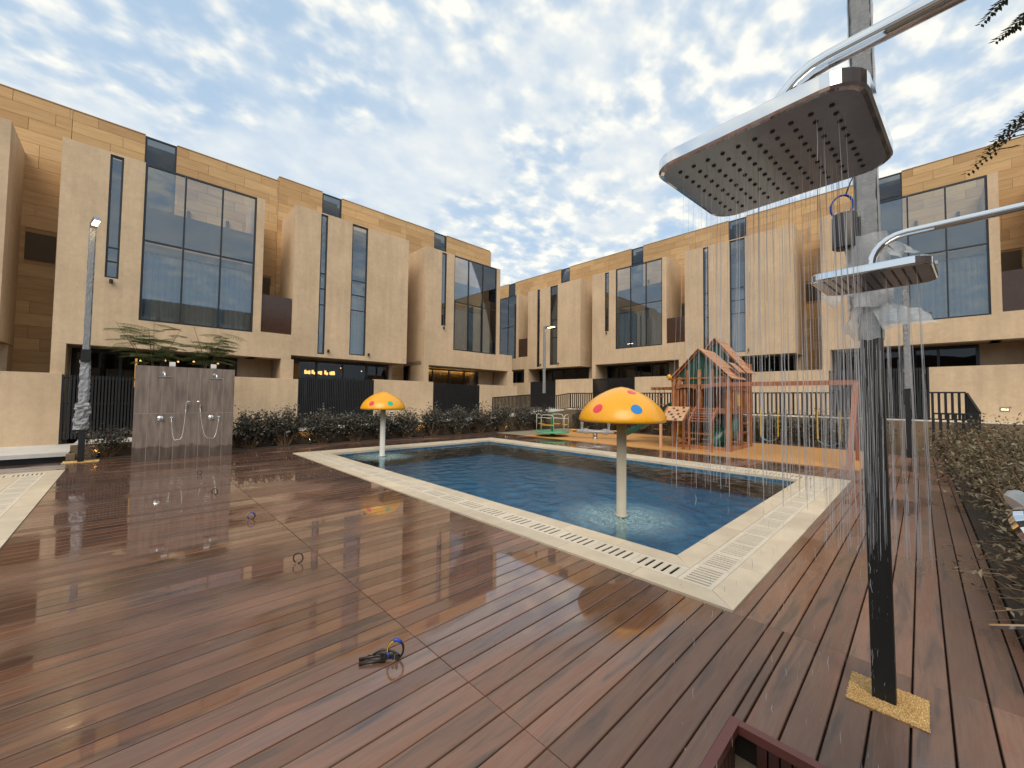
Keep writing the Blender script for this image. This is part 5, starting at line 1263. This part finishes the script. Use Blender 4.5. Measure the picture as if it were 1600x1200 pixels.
def feather_tree(loc, label, hgt, spread, nfr, lm, seed, flen=0.5, lean=(0, 0), ll=0.04, lw=0.016, extra=()):
    rg = random.Random(seed); T = thing('feathery_tree', label, 'tree', loc, 0, 'young feathery trees')
    tr_ = MB(); lf = MB(); st = MB()
    top = Vector((lean[0], lean[1], hgt)); fork = top*0.55
    tr_.tube([(0, 0, 0), fork*0.5+Vector((0.02, 0.01, 0)), fork], [0.028, 0.024, 0.020], 8)
    limbs = []
    for k in range(5):
        a = k*2.5+rg.uniform(-0.4, 0.4); e = fork.lerp(top, rg.uniform(0.6, 1.0))+Vector((math.cos(a), math.sin(a)*0.8, 0))*spread*rg.uniform(0.25, 0.6)
        m_ = fork.lerp(e, 0.5)+Vector((0, 0, 0.06)); tr_.tube([fork, m_, e], [0.014, 0.009, 0.004], 6, False); limbs.append((fork, m_, e))
    for i in range(nfr):
        f0, m_, e = rg.choice(limbs); t = rg.uniform(0.35, 1); p = m_.lerp(e, t*2-1) if t > 0.5 else f0.lerp(m_, t*2)
        a = rg.uniform(0, 6.28); fl = flen*rg.uniform(0.7, 1.2); q = p+Vector((math.cos(a)*fl, math.sin(a)*fl, rg.uniform(-0.02, 0.3)*fl))
        frond(lf, st, p, q, 0.22*fl, 8, ll, lw, rg)
    for p, q, sg in extra: frond(lf, st, Vector(p)-Vector(loc), Vector(q)-Vector(loc), sg, 9, 0.022, 0.008, rg, 0.002)
    tr_.build('trunk', 'bark', T, True); st.build('leaf_stalks', 'twig', T); struct(lf.build('crown', lm, T), 'stuff')
    return T
feather_tree((0.62, 14.62, 0.0), 'young feathery tree leaning over the lamp side of the dry shower wall', 3.75, 1.25, 60, 'leaf_feather', 5, 0.5, (-0.25, 0.1), 0.058, 0.021)
feather_tree((1.72, 14.62, 0.0), 'young upright feathery tree behind the dry shower wall', 4.0, 1.05, 60, 'leaf_feather', 9, 0.48, (-0.05, 0.1), 0.058, 0.021)
# tree rooted behind the running shower wall; only frond tips hang into view
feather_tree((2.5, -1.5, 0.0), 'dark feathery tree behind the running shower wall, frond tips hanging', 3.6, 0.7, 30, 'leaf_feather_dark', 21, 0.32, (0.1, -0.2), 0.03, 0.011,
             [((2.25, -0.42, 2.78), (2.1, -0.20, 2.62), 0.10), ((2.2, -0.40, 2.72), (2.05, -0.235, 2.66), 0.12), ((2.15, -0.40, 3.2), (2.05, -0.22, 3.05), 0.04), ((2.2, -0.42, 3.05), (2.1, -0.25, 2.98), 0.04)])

# ================================================================== UPLIGHTS
def uplight(x, y, label, rz=0, z=0.0):
    T = thing('uplight', label, 'light', (x, y, z), rz, 'small lit garden uplights')
    MB().tube([(0, 0, -0.02), (0, 0, 0.05)], 0.008, 6).build('spike', 'black_metal', T)
    b = MB().lathe([(0.028, 0), (0.04, 0.01), (0.045, 0.09), (0.040, 0.09), (0.034, 0.06)], (0, 0), 16); q = Matrix.Rotation(R(-38), 3, 'X'); b.v = [tuple(q @ Vector(v)+Vector((0, 0, 0.05))) for v in b.v]
    h = b.build('housing', 'black_metal', T, True)
    c = MB().lathe([(0.034, 0.066), (0.03, 0.07), (0.005, 0.072)], (0, 0), 14); c.v = [tuple(q @ Vector(v)+Vector((0, 0, 0.05))) for v in c.v]; c.build('bulb', 'lamp_warm', h)
    ld = bpy.data.lights.new('uplight_lamp', 'SPOT'); ld.energy = 9; ld.color = (1.0, 0.58, 0.20); ld.spot_size = R(80); ld.spot_blend = 0.6; ld.shadow_soft_size = 0.03
    lo = bpy.data.objects.new('uplight_lamp', ld); COL.objects.link(lo); lo.parent = T; lo.location = (0, 0.055, 0.14); lo.rotation_euler = (R(142), 0, 0)
uplight(4.50, 14.45, 'lit uplight against the brown wall before the chandelier gate'); uplight(8.85, 14.40, 'lit uplight against the brown wall behind the far mushroom'); uplight(13.7, 14.40, 'lit uplight at the brown wall near the stair railing'); uplight(-0.50, 14.5, 'lit uplight beside the lamp post with bunched plastic')
uplight(14.0, -0.42, 'lit uplight at the hedge foot nearer the pool', R(180)); uplight(16.2, -0.40, 'lit uplight at the hedge foot close to the low railing', R(180))
